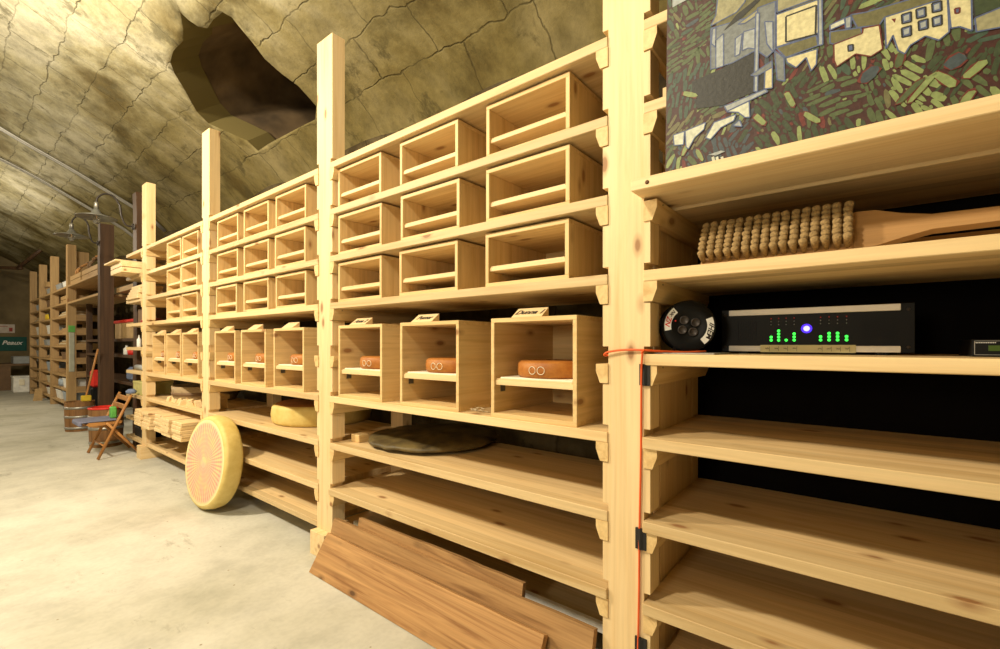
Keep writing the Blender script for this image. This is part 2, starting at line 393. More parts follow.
def floor_mat():
    m, n, l, b = new_mat('concrete_floor', .75, 0, .25)
    v, raw = objvec(n, l, (1, 1, 1), False)
    f1 = noise(n, l, v, .9, 6, .55, .3); f2 = noise(n, l, v, 5, 6, .6); f3 = noise(n, l, v, 45, 3)
    r = ramp(n, [(.30, (.42, .41, .33)), (.5, (.56, .55, .48)), (.7, (.64, .63, .56))]); l.new(f1, r.inputs[0])
    r2 = ramp(n, [(.30, .80), (.55, 1.), (.8, 1.05)]); l.new(f2, r2.inputs[0])
    col = mix(n, l, 'MULTIPLY', .8, r.outputs[0], r2.outputs[0])
    r3 = ramp(n, [(.3, .9), (.6, 1.02)]); l.new(f3, r3.inputs[0]); col = mix(n, l, 'MULTIPLY', .6, col, r3.outputs[0])
    mp = n.new('ShaderNodeMapping'); mp.inputs['Scale'].default_value = (2.6, .9, 1); mp.inputs['Rotation'].default_value = (0, 0, .3); l.new(raw, mp.inputs['Vector'])
    sp = ramp(n, [(.60, 0.), (.68, .5)]); l.new(noise(n, l, mp.outputs[0], 2.1, 9, .75), sp.inputs[0])
    col = mix(n, l, 'MIX', sp.outputs[0], col, (.23, .21, .16))
    vo = n.new('ShaderNodeTexVoronoi'); vo.inputs['Scale'].default_value = 9; l.new(raw, vo.inputs['Vector'])
    pr_ = ramp(n, [(0, 1.), (.035, .8), (.06, 0.)]); l.new(vo.outputs['Distance'], pr_.inputs[0])
    col = mix(n, l, 'MIX', pr_.outputs[0], col, (.25, .2, .12))
    l.new(col, b.inputs['Base Color']); bump(n, l, b, f2, .15, .01)
    return m
fm = MB(); fm.box(XL-.1, XW+.12, Y0-.1, Y1+.1, -H-.06, -H, 0); fm.build('floor', floor_mat(), kind='structure')

# ------------------------------------------------------------------ shelving
LV = [.76, .565, .369, .173, -.023, -.217, -.412, -.602]
T = .026
PC = {1: .4555, 2: 1.801, 3: 3.142, 4: 4.421}
HW, ND = .0600, .0150
def post_poly(c, ztop, zbot=-.79, levels=LV):
    L = [(c+HW, zbot)]; R = [(c-HW, zbot)]
    for z in sorted(levels):
        a, b = z-T-.049, z+.018
        L += [(c+HW, a), (c+HW-ND, a), (c+HW-ND, b), (c+HW, b)]
        R += [(c-HW, a), (c-HW+ND, a), (c-HW+ND, b), (c-HW, b)]
    L.append((c+HW, ztop)); R.append((c-HW, ztop))
    return L+R[::-1]
def bearer_poly(c, side, z, w=.030):
    y0 = c+side*(HW-ND); y1 = y0+side*(w+.002); h = .047; zt = z-T
    return [(y0, zt), (y1, zt), (y1, zt-.018), (y1-side*.011, zt-h), (y0, zt-h)]
ORD = {1: 'nearest', 2: 'second', 3: 'third', 4: 'fourth'}
uplab = {1: 'nearest tall notched pine upright, with orange cable running down its front',
         2: 'second notched pine upright, rising beside the dark opening in the vault',
         3: 'third notched pine upright, just beyond the leaning cheese wheel',
         4: 'farthest new pine upright, beside the wooden folding chair',
         0: 'notched pine upright past the right end of the painting shelf'}
def upright(i, c, ztop):
    t = thing('shelf_upright', uplab[i], 'upright', (1.08, c, -H), 'notched uprights of the pine rack')
    m = MB(); m.prism(post_poly(c, ztop), 0, 1.05, 1.108); m.build('front_post', PINE[2], t)
    m = MB(); m.box(1.432, 1.490, c-HW+ND+.0004, c+HW-ND-.0004, -.79, .80); m.build('rear_post', PINE[2], t)
    m = MB(); m.box(1.015, 1.50, c-.055, c+.055, -H, -.7905); m.build('foot_block', PINE[0], t)
    for z in LV:
        for sd in (1, -1):
            zz = z-.008 if (z == .369 and i < 2 and sd == -1) else z
            m = MB(); m.prism(bearer_poly(c, sd, zz), 0, 1.046, 1.49); m.build('bearer', PINEK[0], t)
            if i in (1, 2) and sd == -1:
                bo_ = [k_ for k_ in kids(t) if k_.name.startswith('bearer')][-1]
                for sx_, sz_ in ((1.085, -.022), (1.108, -.030)):
                    ys_ = c-(HW-ND)-.0322; m = MB(); m.lathe([(0, 0), (.0021, 0), (.0021, .0006), (0, .0006)], (sx_, ys_+(.004 if sz_ < -.025 else 0), zz-T-.0), Matrix.Rotation(math.pi/2, 3, 'X'), 10)
                    bmesh.ops.translate(m.bm, vec=(0, 0, sz_+.016), verts=m.bm.verts[:]); m.build('screw', IRON, bo_)
    if i == 1:
        m = MB(); m.box(1.165, 1.425, c-HW+ND+.001, c-HW+ND+.024, -.79, .33); m.build('side_board', PINE[2], t)
    return t
upright(1, PC[1], 1.335); upright(2, PC[2], 1.30); upright(3, PC[3], 1.30); upright(4, PC[4], 1.258); upright(0, PC[1]-1.3455, 1.335)
BAY = {1: 'left of the nearest upright', 2: 'left of the second upright', 3: 'left of the third upright',
       4: 'by the old dark post', 0: 'right of the cabled upright'}
def shelf(i, y0, y1, z, what, x0=1.046, x1=1.49, zb=None):
    m = MB(); m.box(x0, x1, y0, y1, (zb if zb is not None else z-T), z, .0016)
    return m.build('shelf_board', SHELF, None, what+' '+BAY[i], 'shelf board', 'pine shelf boards of the rack')
cl = HW-ND+.0006
RAISE = {.76: 'topmost pine shelf board roofing the upper boxes', .565: 'pine shelf board under the top row of boxes', .369: 'pine shelf board under the middle row of boxes',
         .173: 'pine shelf board under the third row of boxes', -.217: 'pine shelf board carrying the tall boxes with signs'}
for b in (1, 2, 3):
    y0, y1 = PC[b]+cl, PC[b+1]-cl
    for z in (.76, .565, .369, .173, -.217): shelf(b, y0, y1, z, RAISE[z])
shelf(1, PC[1]+cl, PC[2]-cl, -.412, 'pine shelf board carrying the dark round slab')
shelf(1, PC[1]+cl, PC[2]-cl, -.602, 'empty lower pine shelf board above the leaning planks', x0=1.040)
shelf(1, PC[1]+HW+.002, PC[2]-HW-.002, -.77, 'bottom pine shelf board set back behind the leaning planks', x0=1.165, zb=-.79)
m = MB(); m.box(1.148, 1.164, PC[1]+HW+.002, PC[2]-HW-.002, -.7895, -.765, .001); m.build('white_strip', plain('white_paint', (.85, .82, .74), .6), None, 'white painted strip behind the leaning planks, along the bottom shelf', 'strip')
shelf(2, PC[2]+cl, PC[3]-cl, -.412, 'pine shelf board carrying the large lying cheese wheel')
shelf(2, PC[2]+cl, PC[3]-cl, -.602, 'empty pine shelf board right behind the leaning cheese wheel')
shelf(2, PC[2]+HW+.002, PC[3]-HW-.002, -.765, 'bottom pine shelf board near the floor behind the leaning wheel', x0=1.05, zb=-.79)
shelf(3, PC[3]+cl, PC[4]-cl, -.412, 'pine shelf board with wood offcuts on it')
shelf(3, PC[3]+cl, PC[4]-cl, -.602, 'pine shelf board under the row of stacked small boards')
shelf(3, PC[3]+HW+.002, PC[4]-HW-.002, -.765, 'empty bottom pine shelf board', zb=-.79)
for z, w in ((.76, 'top short shelf board'), (.565, 'short shelf board under the protruding crate'), (.369, 'short shelf board holding split wood pieces'), (.173, 'short shelf board with the red cloth'),
             (-.023, 'thick short shelf board with bottles'), (-.217, 'short shelf board with a grey roll'), (-.412, 'short shelf board with the yellow-green box'), (-.602, 'short shelf board with a brown basket'), (-.765, 'lowest short shelf board behind the chair')):
    if z == -.765: shelf(4, PC[4]+HW+.002, 4.93, z, w, zb=-.79)
    else: shelf(4, PC[4]+cl, 4.93, z, w)
yR = PC[1]-1.3455+cl; yL = PC[1]-cl
shelf(0, yR, yL, .76, 'pine shelf board, upper of two ending behind the painting')
shelf(0, yR, yL, .565, 'pine shelf board, lower of two ending behind the painting')
shelf(0, yR, PC[1]-HW-.001, .369, 'rear half of the painting shelf', x0=1.172, zb=.3355)
mm = MB(); mm.box(.985, 1.170, yR-.02, .416, .343, .369, .0016)
wb = mm.build('front_shelf_board', PINE[1], None, 'wide proud pine board under the painting, overlapping the upright with a dark knot plug', 'shelf board')
mm = MB(); mm.lathe([(0, 0), (.0046, 0), (.0046, .0006), (0, .0006)], (.9848, .378, .3555), Matrix.Rotation(-math.pi/2, 3, 'Y'), 16); mm.build('knot_plug', plain('knot_brown', (.12, .05, .015), .7), wb, 'dark brown knot plug')
shelf(0, yR, yL, .173, 'pine shelf board carrying the bristle brush', x0=1.044)
shelf(0, yR, yL, -.023, 'pine shelf board carrying the amplifier and cable reel', x0=1.042)
shelf(0, yR, yL, -.217, 'empty pine shelf board, first below the amplifier', x0=1.038)
shelf(0, yR, yL, -.412, 'empty pine shelf board, second below the amplifier', x0=1.038)
shelf(0, yR, yL, -.602, 'empty pine shelf board, third below the amplifier', x0=1.036)
shelf(0, yR, PC[1]-HW-.002, -.765, 'bottom pine shelf board in the corner of the view', x0=1.04, zb=-.79)
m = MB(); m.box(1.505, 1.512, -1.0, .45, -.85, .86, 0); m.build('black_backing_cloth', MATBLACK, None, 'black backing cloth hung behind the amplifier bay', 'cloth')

# ------------------------------------------------------------------ boxes
TP = .0125
def open_box(y0, zb, x0, w, h, d, inner, it, label, cat, group, brackets=False, name='cheese_box'):
    t = thing(name, label, cat, (x0+d/2, y0+w/2, zb), group)
    x1 = x0+d; y1 = y0+w; e = .0009
    m = MB(); m.box(x0, x1, y0, y1, zb+h-TP, zb+h, e); m.build('top_panel', PINEK[1], t)
    m = MB(); m.box(x0, x1, y0, y1, zb, zb+TP, e); m.build('bottom_panel', PINEK[1], t)
    for a in (y0, y1-TP):
        m = MB(); m.box(x0, x1, a, a+TP, zb+TP, zb+h-TP, e); m.build('side_panel', PINEK[2 if not brackets else 0], t)
    m = MB(); m.box(x1-TP, x1-.0005, y0+TP, y1-TP, zb+TP, zb+h-TP, 0); m.build('back_panel', PINEK[1], t)
    m = MB(); m.box(x0+.006, x1-TP-.001, y0+TP+.001, y1-TP-.001, zb+inner-it, zb+inner-.0045, e)
    m.box(x0+.009, x1-TP-.001, y0+TP+.006, y1-TP-.002, zb+inner-.0045, zb+inner, .0005); m.build('inner_shelf', PINE[1], t)
    if brackets:
        for a, s in ((y0+TP, 1), (y1-TP, -1)):
            m = MB()
            ya, yb = sorted((a, a+s*.0015)); m.box(x0+.03, x0+.052, ya, yb, zb+inner-it-.022, zb+inner-it-.0003, 0)
            ya, yb = sorted((a, a+s*.016)); m.box(x0+.03, x0+.052, ya, yb, zb+inner-it-.0018, zb+inner-it-.0002, 0)
            m.build('metal_bracket', BRACK, t, 'small grey metal angle bracket')
    return t
WB = .292
rowname = {.565: 'top row', .369: 'middle row', .173: 'third row'}
cols = {1: [(.619, 'right'), (1.028, 'middle'), (1.430, 'left')], 2: [(1.985, 'right'), (2.350, 'middle'), (2.722, 'left')], 3: [(3.315, 'right'), (3.643, 'left')]}
jit = random.Random(5); protoS = None
for b in (1, 2, 3):
    for y0, pos in cols[b]:
        for z in (.565, .369, .173):
            yy = y0+jit.uniform(-.006, .004)-(.0 if z > .5 else .003); xx = 1.066 if z > .5 else 1.06+jit.uniform(-.003, .004)
            lab = 'low open pine box, %s in the %s, %s' % (pos+('most' if pos != 'middle' else ''), rowname[z], BAY[b])
            if protoS is None: protoS = open_box(yy, z, xx, WB, .163, .33, .064, .0155, lab, 'box', 'low open pine boxes')
            else: dup(protoS, (xx+.165, yy+WB/2, z), lab)
bcols = {1: [(.592, 'right'), (1.018, 'middle'), (1.414, 'left')], 2: [(1.985, 'right'), (2.362, 'middle'), (2.728, 'left')], 3: [(3.285, 'right'), (3.612, 'middle'), (3.942, 'left')]}
signs = {(1, 'right'): 'Dunna 1', (1, 'middle'): 'Pumer', (1, 'left'): 'Anna 2'}
protoB = None; protoT = None; protoC = None; protoG = None
def sign_mesh(txt, y0, label):
    t = thing('name_sign', label, 'sign', (1.075, y0+.055, .0775), 'slanted wooden name signs')
    zb = .0775; m = MB(); m.prism([(1.058, zb), (1.095, zb), (1.095, zb+.028)], 1, y0, y0+.105); m.build('sign_block', PINE[1], t)
    if txt:
        a = math.atan2(.028, .037)
        ex = Vector((0, -1, 0)); ey = Vector((math.cos(a), 0, math.sin(a))); ez = ex.cross(ey)
        M = Matrix((ex, ey, ez)).transposed().to_4x4()
        mid = Vector((1.0765, y0+.0525, zb+.014))-Vector((1.075, y0+.055, zb))
        M.translation = (mid+ez*.0006)*U
        stripes_text(txt, .028*U, INK, 'sign_lettering', M, t)
    return t
for b in (1, 2, 3):
    for y0, pos in bcols[b]:
        w = WB if b < 3 else .285
        key = (b, pos); sg = signs.get(key)
        where = ('with the sign reading %s on top' % sg) if sg else ('%s of three %s' % (pos+('most' if pos != 'middle' else ''), BAY[b]))
        x0 = 1.056; z = -.217
        if protoB is None: protoB = open_box(y0, z, x0, WB, .294, .34, .115, .019, 'tall open pine box '+where, 'box', 'tall open cheese boxes', True, 'tall_cheese_box')
        else: dup(protoB, (x0+.17, y0+WB/2, z), 'tall open pine box '+where)
        inbox = ('in the box signed %s' % sg) if sg else ('in the %s tall box %s' % (pos+('most' if pos != 'middle' else ''), BAY[b]))
        # thin board and small cheese on the inner shelf
        bz = z+.115; by = y0+.02
        if protoT is None:
            m = MB(); m.box(x0+.012, x0+.25, by, by+.245, bz, bz+.0045, .0008); protoT = m.build('cheese_board', PAPER, None, 'thin pale board under the cheese '+inbox, 'board', 'thin pale boards in the tall boxes')
        else: dup(protoT, (x0+.131, by+.1225, bz), 'thin pale board under the cheese '+inbox)
        cz = bz+.0045; cy = y0+(.147 if b == 1 and pos == 'right' else .129)
        lab = 'small round orange-brown cheese '+inbox
        if protoC is None:
            R = .112
            m = MB(); m.lathe([(0, 0), (R-.008, 0), (R-.001, .006), (R+.001, .024), (R-.001, .042), (R-.009, .0485), (0, .0490)], (x0+.128, cy, cz), seg=48)
            protoC = m.build('small_cheese', ORIND, None, lab, 'cheese', 'small orange cheeses in the tall boxes')
            # stamped rings on the rind facing the aisle
            for dq in (-.05, .20):
                m = MB(); q0 = math.pi+dq
                pts = []
                for k in range(15):
                    a2 = 2*math.pi*k/14; q = q0+.011/R*math.cos(a2)
                    pts.append((x0+.128+(R+.001)*math.cos(q), cy+(R+.001)*math.sin(q), cz+.023+.011*math.sin(a2)))
                m.tube(pts, .0009, 5); m.build('rind_stamp', PAPER, protoC, 'pale ring stamp on the rind')
        else: dup(protoC, (x0+.128, cy, cz), lab)
        sy = y0+.112
        slab = ('slanted wooden sign reading %s' % sg) if sg else 'slanted wooden sign on the %s tall box %s' % (pos+('most' if pos != 'middle' else ''), BAY[b])
        if sg: sign_mesh(sg, sy+(.018 if pos == 'middle' else 0), slab)
        elif protoG is None: protoG = sign_mesh(None, sy, slab)
        else: dup(protoG, (1.075, sy+.055, .0775), slab)

# ------------------------------------------------------------------ cheeses
def wheel_prof(R, t, r=.022):
    P = [(0, 0)]
    for k in range(7):
        a = -math.pi/2+math.pi/2*k/6; P.append((R-r+r*math.cos(a), r+r*math.sin(a)))
    P.append((R+.004, t/2))
    for k in range(7):
        a = math.pi/2*k/6; P.append((R-r+r*math.cos(a), t-r+r*math.sin(a)))
    P.append((0, t)); return P
R = .252; tk = .100
m = MB(); m.lathe(wheel_prof(R, tk), (1.345, 2.325, -.412), seg=64)
big = m.build('round_cheese', RIND, None, 'large yellow cheese wheel lying on the shelf just left of the second upright', 'cheese wheel')
m = MB(); m.lathe([(0, 0), (R-.02, 0), (R-.024, .0016), (0, .0018)], (1.345, 2.325, -.412+tk), seg=64); m.build('top_face', BROWNRIND, big, 'reddish brown upper face')
R = .245; tk = .094; tilt = math.radians(6.5); yawc = math.radians(3.5)
nz = Vector((-math.cos(tilt)*math.cos(yawc), -math.cos(tilt)*math.sin(yawc), math.sin(tilt))).normalized()
uy = Vector((0, 0, 1)); ux = uy.cross(nz).normalized(); uy = nz.cross(ux)
MR = Matrix((ux, uy, nz)).transposed()
fc = Vector((.918, 2.775, 0)); fc.z = -H+(R+.004)*uy.z
low = fc-uy*(R)-nz*tk
bc = fc-nz*tk
bc.z += max(0, -H-min((bc-uy*(R+.004)).z, (fc-uy*(R+.004)).z))
m = MB(); m.lathe(wheel_prof(R, tk), bc, MR, 72)
lean = m.build('round_cheese', RIND, None, 'large round cheese wheel with pink rayed face, standing on the floor leaning on the rack', 'cheese wheel')
bm = bmesh.new(); uvl = bm.loops.layers.uv.new('UVMap'); o0 = Vector(lean['_o']); N = 64
def fv(r, q, off): return (bc+MR@Vector((r*math.cos(q), r*math.sin(q), tk+off))-o0)*U
rads = [0, .1, .2, .221, .229]; offs = [.0012, .0012, .0012, .0008, -.0015]
rg = []
for r_, of in zip(rads, offs): rg.append([bm.verts.new(fv(r_, 2*math.pi*j/N, of)) for j in range(N)] if r_ else [bm.verts.new(fv(0, 0, of))])
for a in range(4):
    for j in range(N):
        A, B = rg[a], rg[a+1]; k = (j+1) % N
        q = [(A[0], 0, 0)] if len(A) == 1 else [(A[j], rads[a], j), (A[k], rads[a], j+1)]
        q += [(B[k], rads[a+1], j+1), (B[j], rads[a+1], j)]
        f = bm.faces.new([x[0] for x in q]); f.smooth = True
        for lp, x in zip(f.loops, q): lp[uvl].uv = (x[1]/.229*math.cos(2*math.pi*x[2]/N), x[1]/.229*math.sin(2*math.pi*x[2]/N))
bmesh.ops.recalc_face_normals(bm, faces=bm.faces)
me = bpy.data.meshes.new('printed_face'); bm.to_mesh(me); bm.free(); me.materials.append(FACE)
o = bpy.data.objects.new('printed_face', me); C.objects.link(o); o.parent = lean; o['label'] = 'pink and cream face printed with rays and rings'

# dark round slab on bay 1
SLAB = cheese_mat('mottled_slab', (.17, .125, .045), (.022, .014, .007), 9, .5)
m = MB(); m.lathe([(0, .002), (.19, .002), (.245, .006), (.272, .014), (.274, .022), (.262, .030), (.24, .034), (.21, .037), (.17, .039), (.13, .040), (.09, .040), (.05, .040), (0, .039)], (1.347, 1.44, -.412), seg=72, wob=.012, seed=4)
from mathutils import noise as mn
for v in m.bm.verts:
    q = mn.noise(v.co*14)+.6*mn.noise(v.co*34)
    if v.co.z > -.412+.008: v.co.z += .006*q
    d_ = Vector((v.co.x-1.347, v.co.y-1.44, 0))
    if d_.length > .2: v.co += d_.normalized()*.007*(mn.noise(v.co*20)-.3)
m.build('round_slab', SLAB, None, 'dark mottled round slab lying on the shelf below the tall signed boxes', 'slab')
m = MB(); m.box(1.12, 1.34, 1.655, 1.712, -.412, -.380, .002); m.build('wood_block', PINEK[0], None, 'short pale wood block lying between the dark slab and the second upright', 'wood block')
# straw-coloured twist of wire beside the Dunna box
m = MB(); pts = []
for k in range(60):
    a = k*.42; pts.append((1.085+.018*math.cos(a*.9)+.004*math.sin(k), .945+.030*math.sin(a*.37)+.008*math.cos(k*1.7), -.2145+.012*abs(math.sin(a*.23))))
m.tube(pts, .0013, 5); m.build('wire_twist', plain('pale_wire', (.5, .4, .25), .5), None, 'small tangle of pale wire on the shelf between two tall boxes', 'wire')

# ------------------------------------------------------------------ leaning planks
def plank(y0, y1, xb, zb, xt, zt, th, mat, label, cut=0.):
    a = math.atan2(xt-xb, zt-zb); d = Vector((math.sin(a), 0, math.cos(a))); nn = Vector((math.cos(a), 0, -math.sin(a)))
    L = math.hypot(xt-xb, zt-zb)
    p0 = Vector((xb, 0, zb)); 
    pts = [p0, p0+d*L, p0+d*L+nn*th, p0+nn*th]
    m = MB(); n = 10; rd = random.Random(len(label)); rings = []
    for i in range(n+1):
        y = y0+(y1-y0)*i/n; w = rd.uniform(-.0015, .0015)
        R_ = []
        for j, p in enumerate(pts):
            q = p+d*(w if j in (1, 2) else 0); yy = y
            if i == n and j in (1, 2): yy -= cut
            R_.append(m.bm.verts.new((q.x, yy, max(q.z, -H))))
        rings.append(R_)
    for A, B in zip(rings, rings[1:]):
        for j in range(4): m.bm.faces.new((A[j], A[(j+1) % 4], B[(j+1) % 4], B[j]))
    m.bm.faces.new(rings[0]); m.bm.faces.new(rings[-1]); bmesh.ops.recalc_face_normals(m.bm, faces=m.bm.faces)
    return m.build('wooden_plank', mat, None, label, 'plank', 'old planks leaning on the rack')
plank(.652, 1.700, .925, -.888, .992, -.752, .022, OLDW, 'orange-brown old plank leaning on the rack, front one of three', .02)
plank(.530, 1.700, .986, -.888, 1.032, -.708, .020, OLDG, 'knotty brown plank leaning on the rack, longest and middle one of three')
plank(.765, 1.560, 1.022, -.888, 1.056, -.680, .016, OLDG, 'greyish brown plank leaning on the rack, rearmost and shortest of three')

# ------------------------------------------------------------------ painting
cols_ = {'base': (.055, .017, .012), 'red': (.15, .028, .020), 'dg': (.045, .065, .028), 'mg': (.085, .115, .045), 'lg': (.24, .30, .11), 'gg': (.05, .085, .055),
         'sl': (.055, .075, .085), 'cream': (.66, .60, .34), 'grey': (.19, .21, .21), 'lgrey': (.36, .39, .38), 'olive': (.15, .14, .06), 'blue': (.10, .13, .24), 'pale': (.62, .64, .50), 'dk': (.03, .03, .025), 'tan': (.32, .30, .17)}
pkeys = list(cols_); pm = [plain('paint_'+k, [c_*.85 for c_ in v], .55, bmp=.25, nscale=90, var=.18) for k, v in cols_.items()]
cy0, cy1, cz0, cz1 = -.47, .345, .369, .99
LN = .03      # lean: dX/dz
def canv(y, z, off=0.): return Vector((1.005+LN*(z-cz0)-off, y, z))
pt = thing('painting', 'green and red landscape painting with cream houses standing on the wide pine board', 'painting', (1.02, -.06, .369))
m = MB(); m.prism([(canv(0, cz0).x, cz0), (canv(0, cz1).x, cz1), (canv(0, cz1).x+.019, cz1), (canv(0, cz0).x+.019, cz0)], 1, cy0, cy1)
m.build('canvas', pm[pkeys.index('base')], pt)
def px2c(x, y):
    # intersection of the viewing ray with the canvas plane
    d = ray(x, y); k = (1.005-LN*cz0)/(d[0]-LN*d[2]); return (k*d[1], k*d[2])
m = MB(); rp = random.Random(11)
def poly(pts, col, off):
    pts = [(min(cy1-.0005, max(cy0+.0005, p[0])), min(cz1-.0005, max(cz0+.0005, p[1]))) for p in pts]
    try: f = m.bm.faces.new([m.bm.verts.new(canv(p[0], p[1], off)) for p in pts])
    except ValueError: return
    f.material_index = pkeys.index(col)
def stroke(cy_, cz_, L, w, a, col, off):
    ca, sa = math.cos(a), math.sin(a); P = []
    for u, v in ((-1, -.35), (-.8, -.8), (0, -1), (.75, -.8), (1, 0), (.8, .8), (0, .9), (-.85, .6)):
        u += rp.uniform(-.12, .12); v += rp.uniform(-.2, .2)
        P.append((cy_+u*L/2*ca-v*w/2*sa, cz_+u*L/2*sa+v*w/2*ca))
    poly(P, col, off)
off = .00025
# foliage strokes in clumps sharing a direction: dark red ground shows between them
clumps = [(rp.uniform(cy0, cy1), rp.uniform(cz0, cz1), rp.uniform(.9, 2.3) if rp.random() < .75 else rp.uniform(-.4, .6), rp.choice(['dg', 'mg', 'gg', 'mg', 'lg', 'dg', 'sl', 'olive'])) for _ in range(150)]
placed = {}
def fill(nt, L0, L1, w0, w1, sep):
    for i in range(nt):
        y = rp.uniform(cy0+.006, cy1-.005); z = rp.uniform(cz0+.005, cz1-.005)
        c_ = min(clumps, key=lambda q: (q[0]-y)**2+(q[1]-z)**2)
        L = rp.uniform(L0, L1); w = rp.uniform(w0, w1); a = c_[2]+rp.uniform(-.25, .25); ca, sa = math.cos(a), math.sin(a)
        gx, gy = int(y/.03), int(z/.03); ok = True
        for ix in (-1, 0, 1):
            for iy in (-1, 0, 1):
                for (y2, z2, L2, w2, c2, s2) in placed.get((gx+ix, gy+iy), ()):
                    dy, dz = y2-y, z2-z
                    for cc, ss in ((ca, sa), (c2, s2)):
                        u = (dy*cc+dz*ss)/((L+L2)/2); v = (-dy*ss+dz*cc)/((w+w2)/2)
                        if u*u+v*v < sep: ok = False; break
                    if not ok: break
                if not ok: break
            if not ok: break
        if not ok: continue
        placed.setdefault((gx, gy), []).append((y, z, L, w, ca, sa))
        col = c_[3] if rp.random() < .72 else rp.choice(['dg', 'mg', 'lg', 'gg', 'sl', 'olive', 'dg', 'red'])
        stroke(y, z, L, w, a, col, off)
fill(9000, .022, .038, .007, .011, .85); fill(9000, .010, .020, .0045, .008, .85); fill(9000, .006, .011, .003, .006, .8)
def A(pts, org=(665, 0), s=5.88): return [px2c(org[0]+p[0]/s, org[1]+p[1]/s) for p in pts]
def shape(pts, col, o, line='blue', org=(665, 0), lw=.0022):
    P = A(pts, org); poly(P, col, o)
    if line:
        for a, b in zip(P, P[1:]+P[:1]):
            d = Vector((b[0]-a[0], b[1]-a[1])); L = d.length
            if L < 1e-5: continue
            n_ = Vector((-d.y, d.x))/L*lw/2
            poly([(a[0]+n_.x, a[1]+n_.y), (b[0]+n_.x, b[1]+n_.y), (b[0]-n_.x, b[1]-n_.y), (a[0]-n_.x, a[1]-n_.y)], line, o+.00015)
Q = .0011
shape([(45, -60), (130, -60), (130, 0), (45, 45)], 'lgrey', Q, None)
shape([(150, -300), (930, -500), (930, 40), (640, 60), (300, 160), (300, -60)], 'olive', Q, 'dk')
shape([(160, 480), (300, 420), (530, 300), (530, 540), (340, 620), (190, 640), (160, 560)], 'dk', Q, None)
shape([(315, -40), (480, -30), (470, 15), (420, 75), (270, 155), (300, 90)], 'tan', Q+.0003)
shape([(270, 170), (540, 90), (530, 300), (400, 370), (270, 410)], 'grey', Q+.0003)
shape([(545, -10), (560, 5), (450, 110), (345, 185), (420, 90)], 'dk', Q+.0006, None)
shape([(300, 240), (345, 200), (345, 390), (300, 405)], 'lgrey', Q+.0006)
shape([(415, 230), (455, 200), (440, 320), (412, 335)], 'lgrey', Q+.0006)
shape([(462, 190), (530, 170), (530, 290), (490, 285), (455, 300)], 'lgrey', Q+.0006)
shape([(280, 175), (300, 165), (298, 280), (275, 260)], 'lgrey', Q+.0006)
shape([(430, 145), (545, 60), (545, 90), (470, 140)], 'tan', Q+.0006)
shape([(545, 50), (650, 10), (650, 290), (600, 340), (545, 300)], 'grey', Q+.0004)
shape([(587, 130), (635, 130), (637, 310), (600, 260)], 'lgrey', Q+.0007)
shape([(655, 90), (900, 0), (905, 195), (655, 280)], 'cream', Q+.0004)
shape([(660, -70), (890, -150), (890, -10), (660, 75)], 'tan', Q+.0004)
shape([(712, 100), (890, 35), (885, 205), (712, 250)], 'cream', Q+.0007, 'dk', lw=.003)
shape([(655, 285), (890, 210), (900, 270), (710, 340)], 'olive', Q+.0004)
shape([(710, 345), (895, 290), (890, 380), (860, 420), (830, 340), (770, 400), (720, 370)], 'cream', Q+.0004, 'blue')
shape([(900, -60), (922, -60), (928, 265), (902, 270)], 'lgrey', Q+.0006)
shape([(645, 300), (700, 340), (705, 480), (660, 470)], 'grey', Q+.0004)
shape([(535, 80), (556, 80), (545, 540), (525, 540)], 'lgrey', Q+.0008)
shape([(556, 440), (590, 400), (585, 525), (550, 535)], 'dk', Q+.0006, None)
shape([(590, 400), (632, 395), (632, 520), (585, 525)], 'cream', Q+.0008)
shape([(505, 445), (630, 360), (632, 398), (540, 450)], 'grey', Q+.001)
o3 = (665, 70)
shape([(350, 215), (590, 115), (605, 130), (365, 245)], 'lgrey', Q+.0008, org=o3)
shape([(362, 248), (495, 185), (500, 280), (470, 280), (430, 250)], 'pale', Q+.0006, org=o3)
shape([(50, 385), (115, 362), (110, 440), (55, 445)], 'pale', Q+.0005, org=o3)
shape([(120, 360), (240, 310), (230, 350), (175, 400), (140, 465), (125, 455)], 'pale', Q+.0006, org=o3)
shape([(240, 400), (290, 310), (420, 262), (405, 300), (330, 340), (268, 410)], 'pale', Q+.0006, org=o3)
shape([(400, 330), (440, 295), (455, 335)], 'lgrey', Q+.0007, org=o3)
shape([(255, 500), (330, 475), (355, 480), (300, 505)], 'lgrey', Q+.0007, None, org=o3)
for cx in (275, 298, 328): shape([(cx, 515), (cx+15, 508), (cx+22, 535), (cx+5, 545)], 'pale', Q+.0007, None, org=o3)
o2 = (830, 0)
shape([(0, 150), (85, 110), (90, 140), (0, 180)], 'pale', Q+.0004, org=o2)
shape([(120, 90), (210, 75), (500, -10), (640, -30), (640, 5), (320, 105), (290, 150), (160, 165)], 'olive', Q+.0004, org=o2)
shape([(0, 190), (180, 165), (190, 200), (22, 262), (0, 255)], 'olive', Q+.0003, org=o2)
shape([(88, 110), (125, 95), (122, 165), (92, 170)], 'lgrey', Q+.0006, org=o2)
shape([(22, 265), (190, 200), (195, 170), (290, 150), (310, 290), (240, 335), (150, 320), (40, 395), (25, 360)], 'cream', Q+.0006, 'red', org=o2)
shape([(105, 270), (135, 265), (137, 300), (108, 305)], 'blue', Q+.0009, 'dk', org=o2)
shape([(322, 105), (650, 0), (690, -20), (700, 190), (640, 240), (560, 215), (470, 270), (440, 320), (400, 300), (370, 210), (330, 290)], 'cream', Q+.0006, 'blue', org=o2)
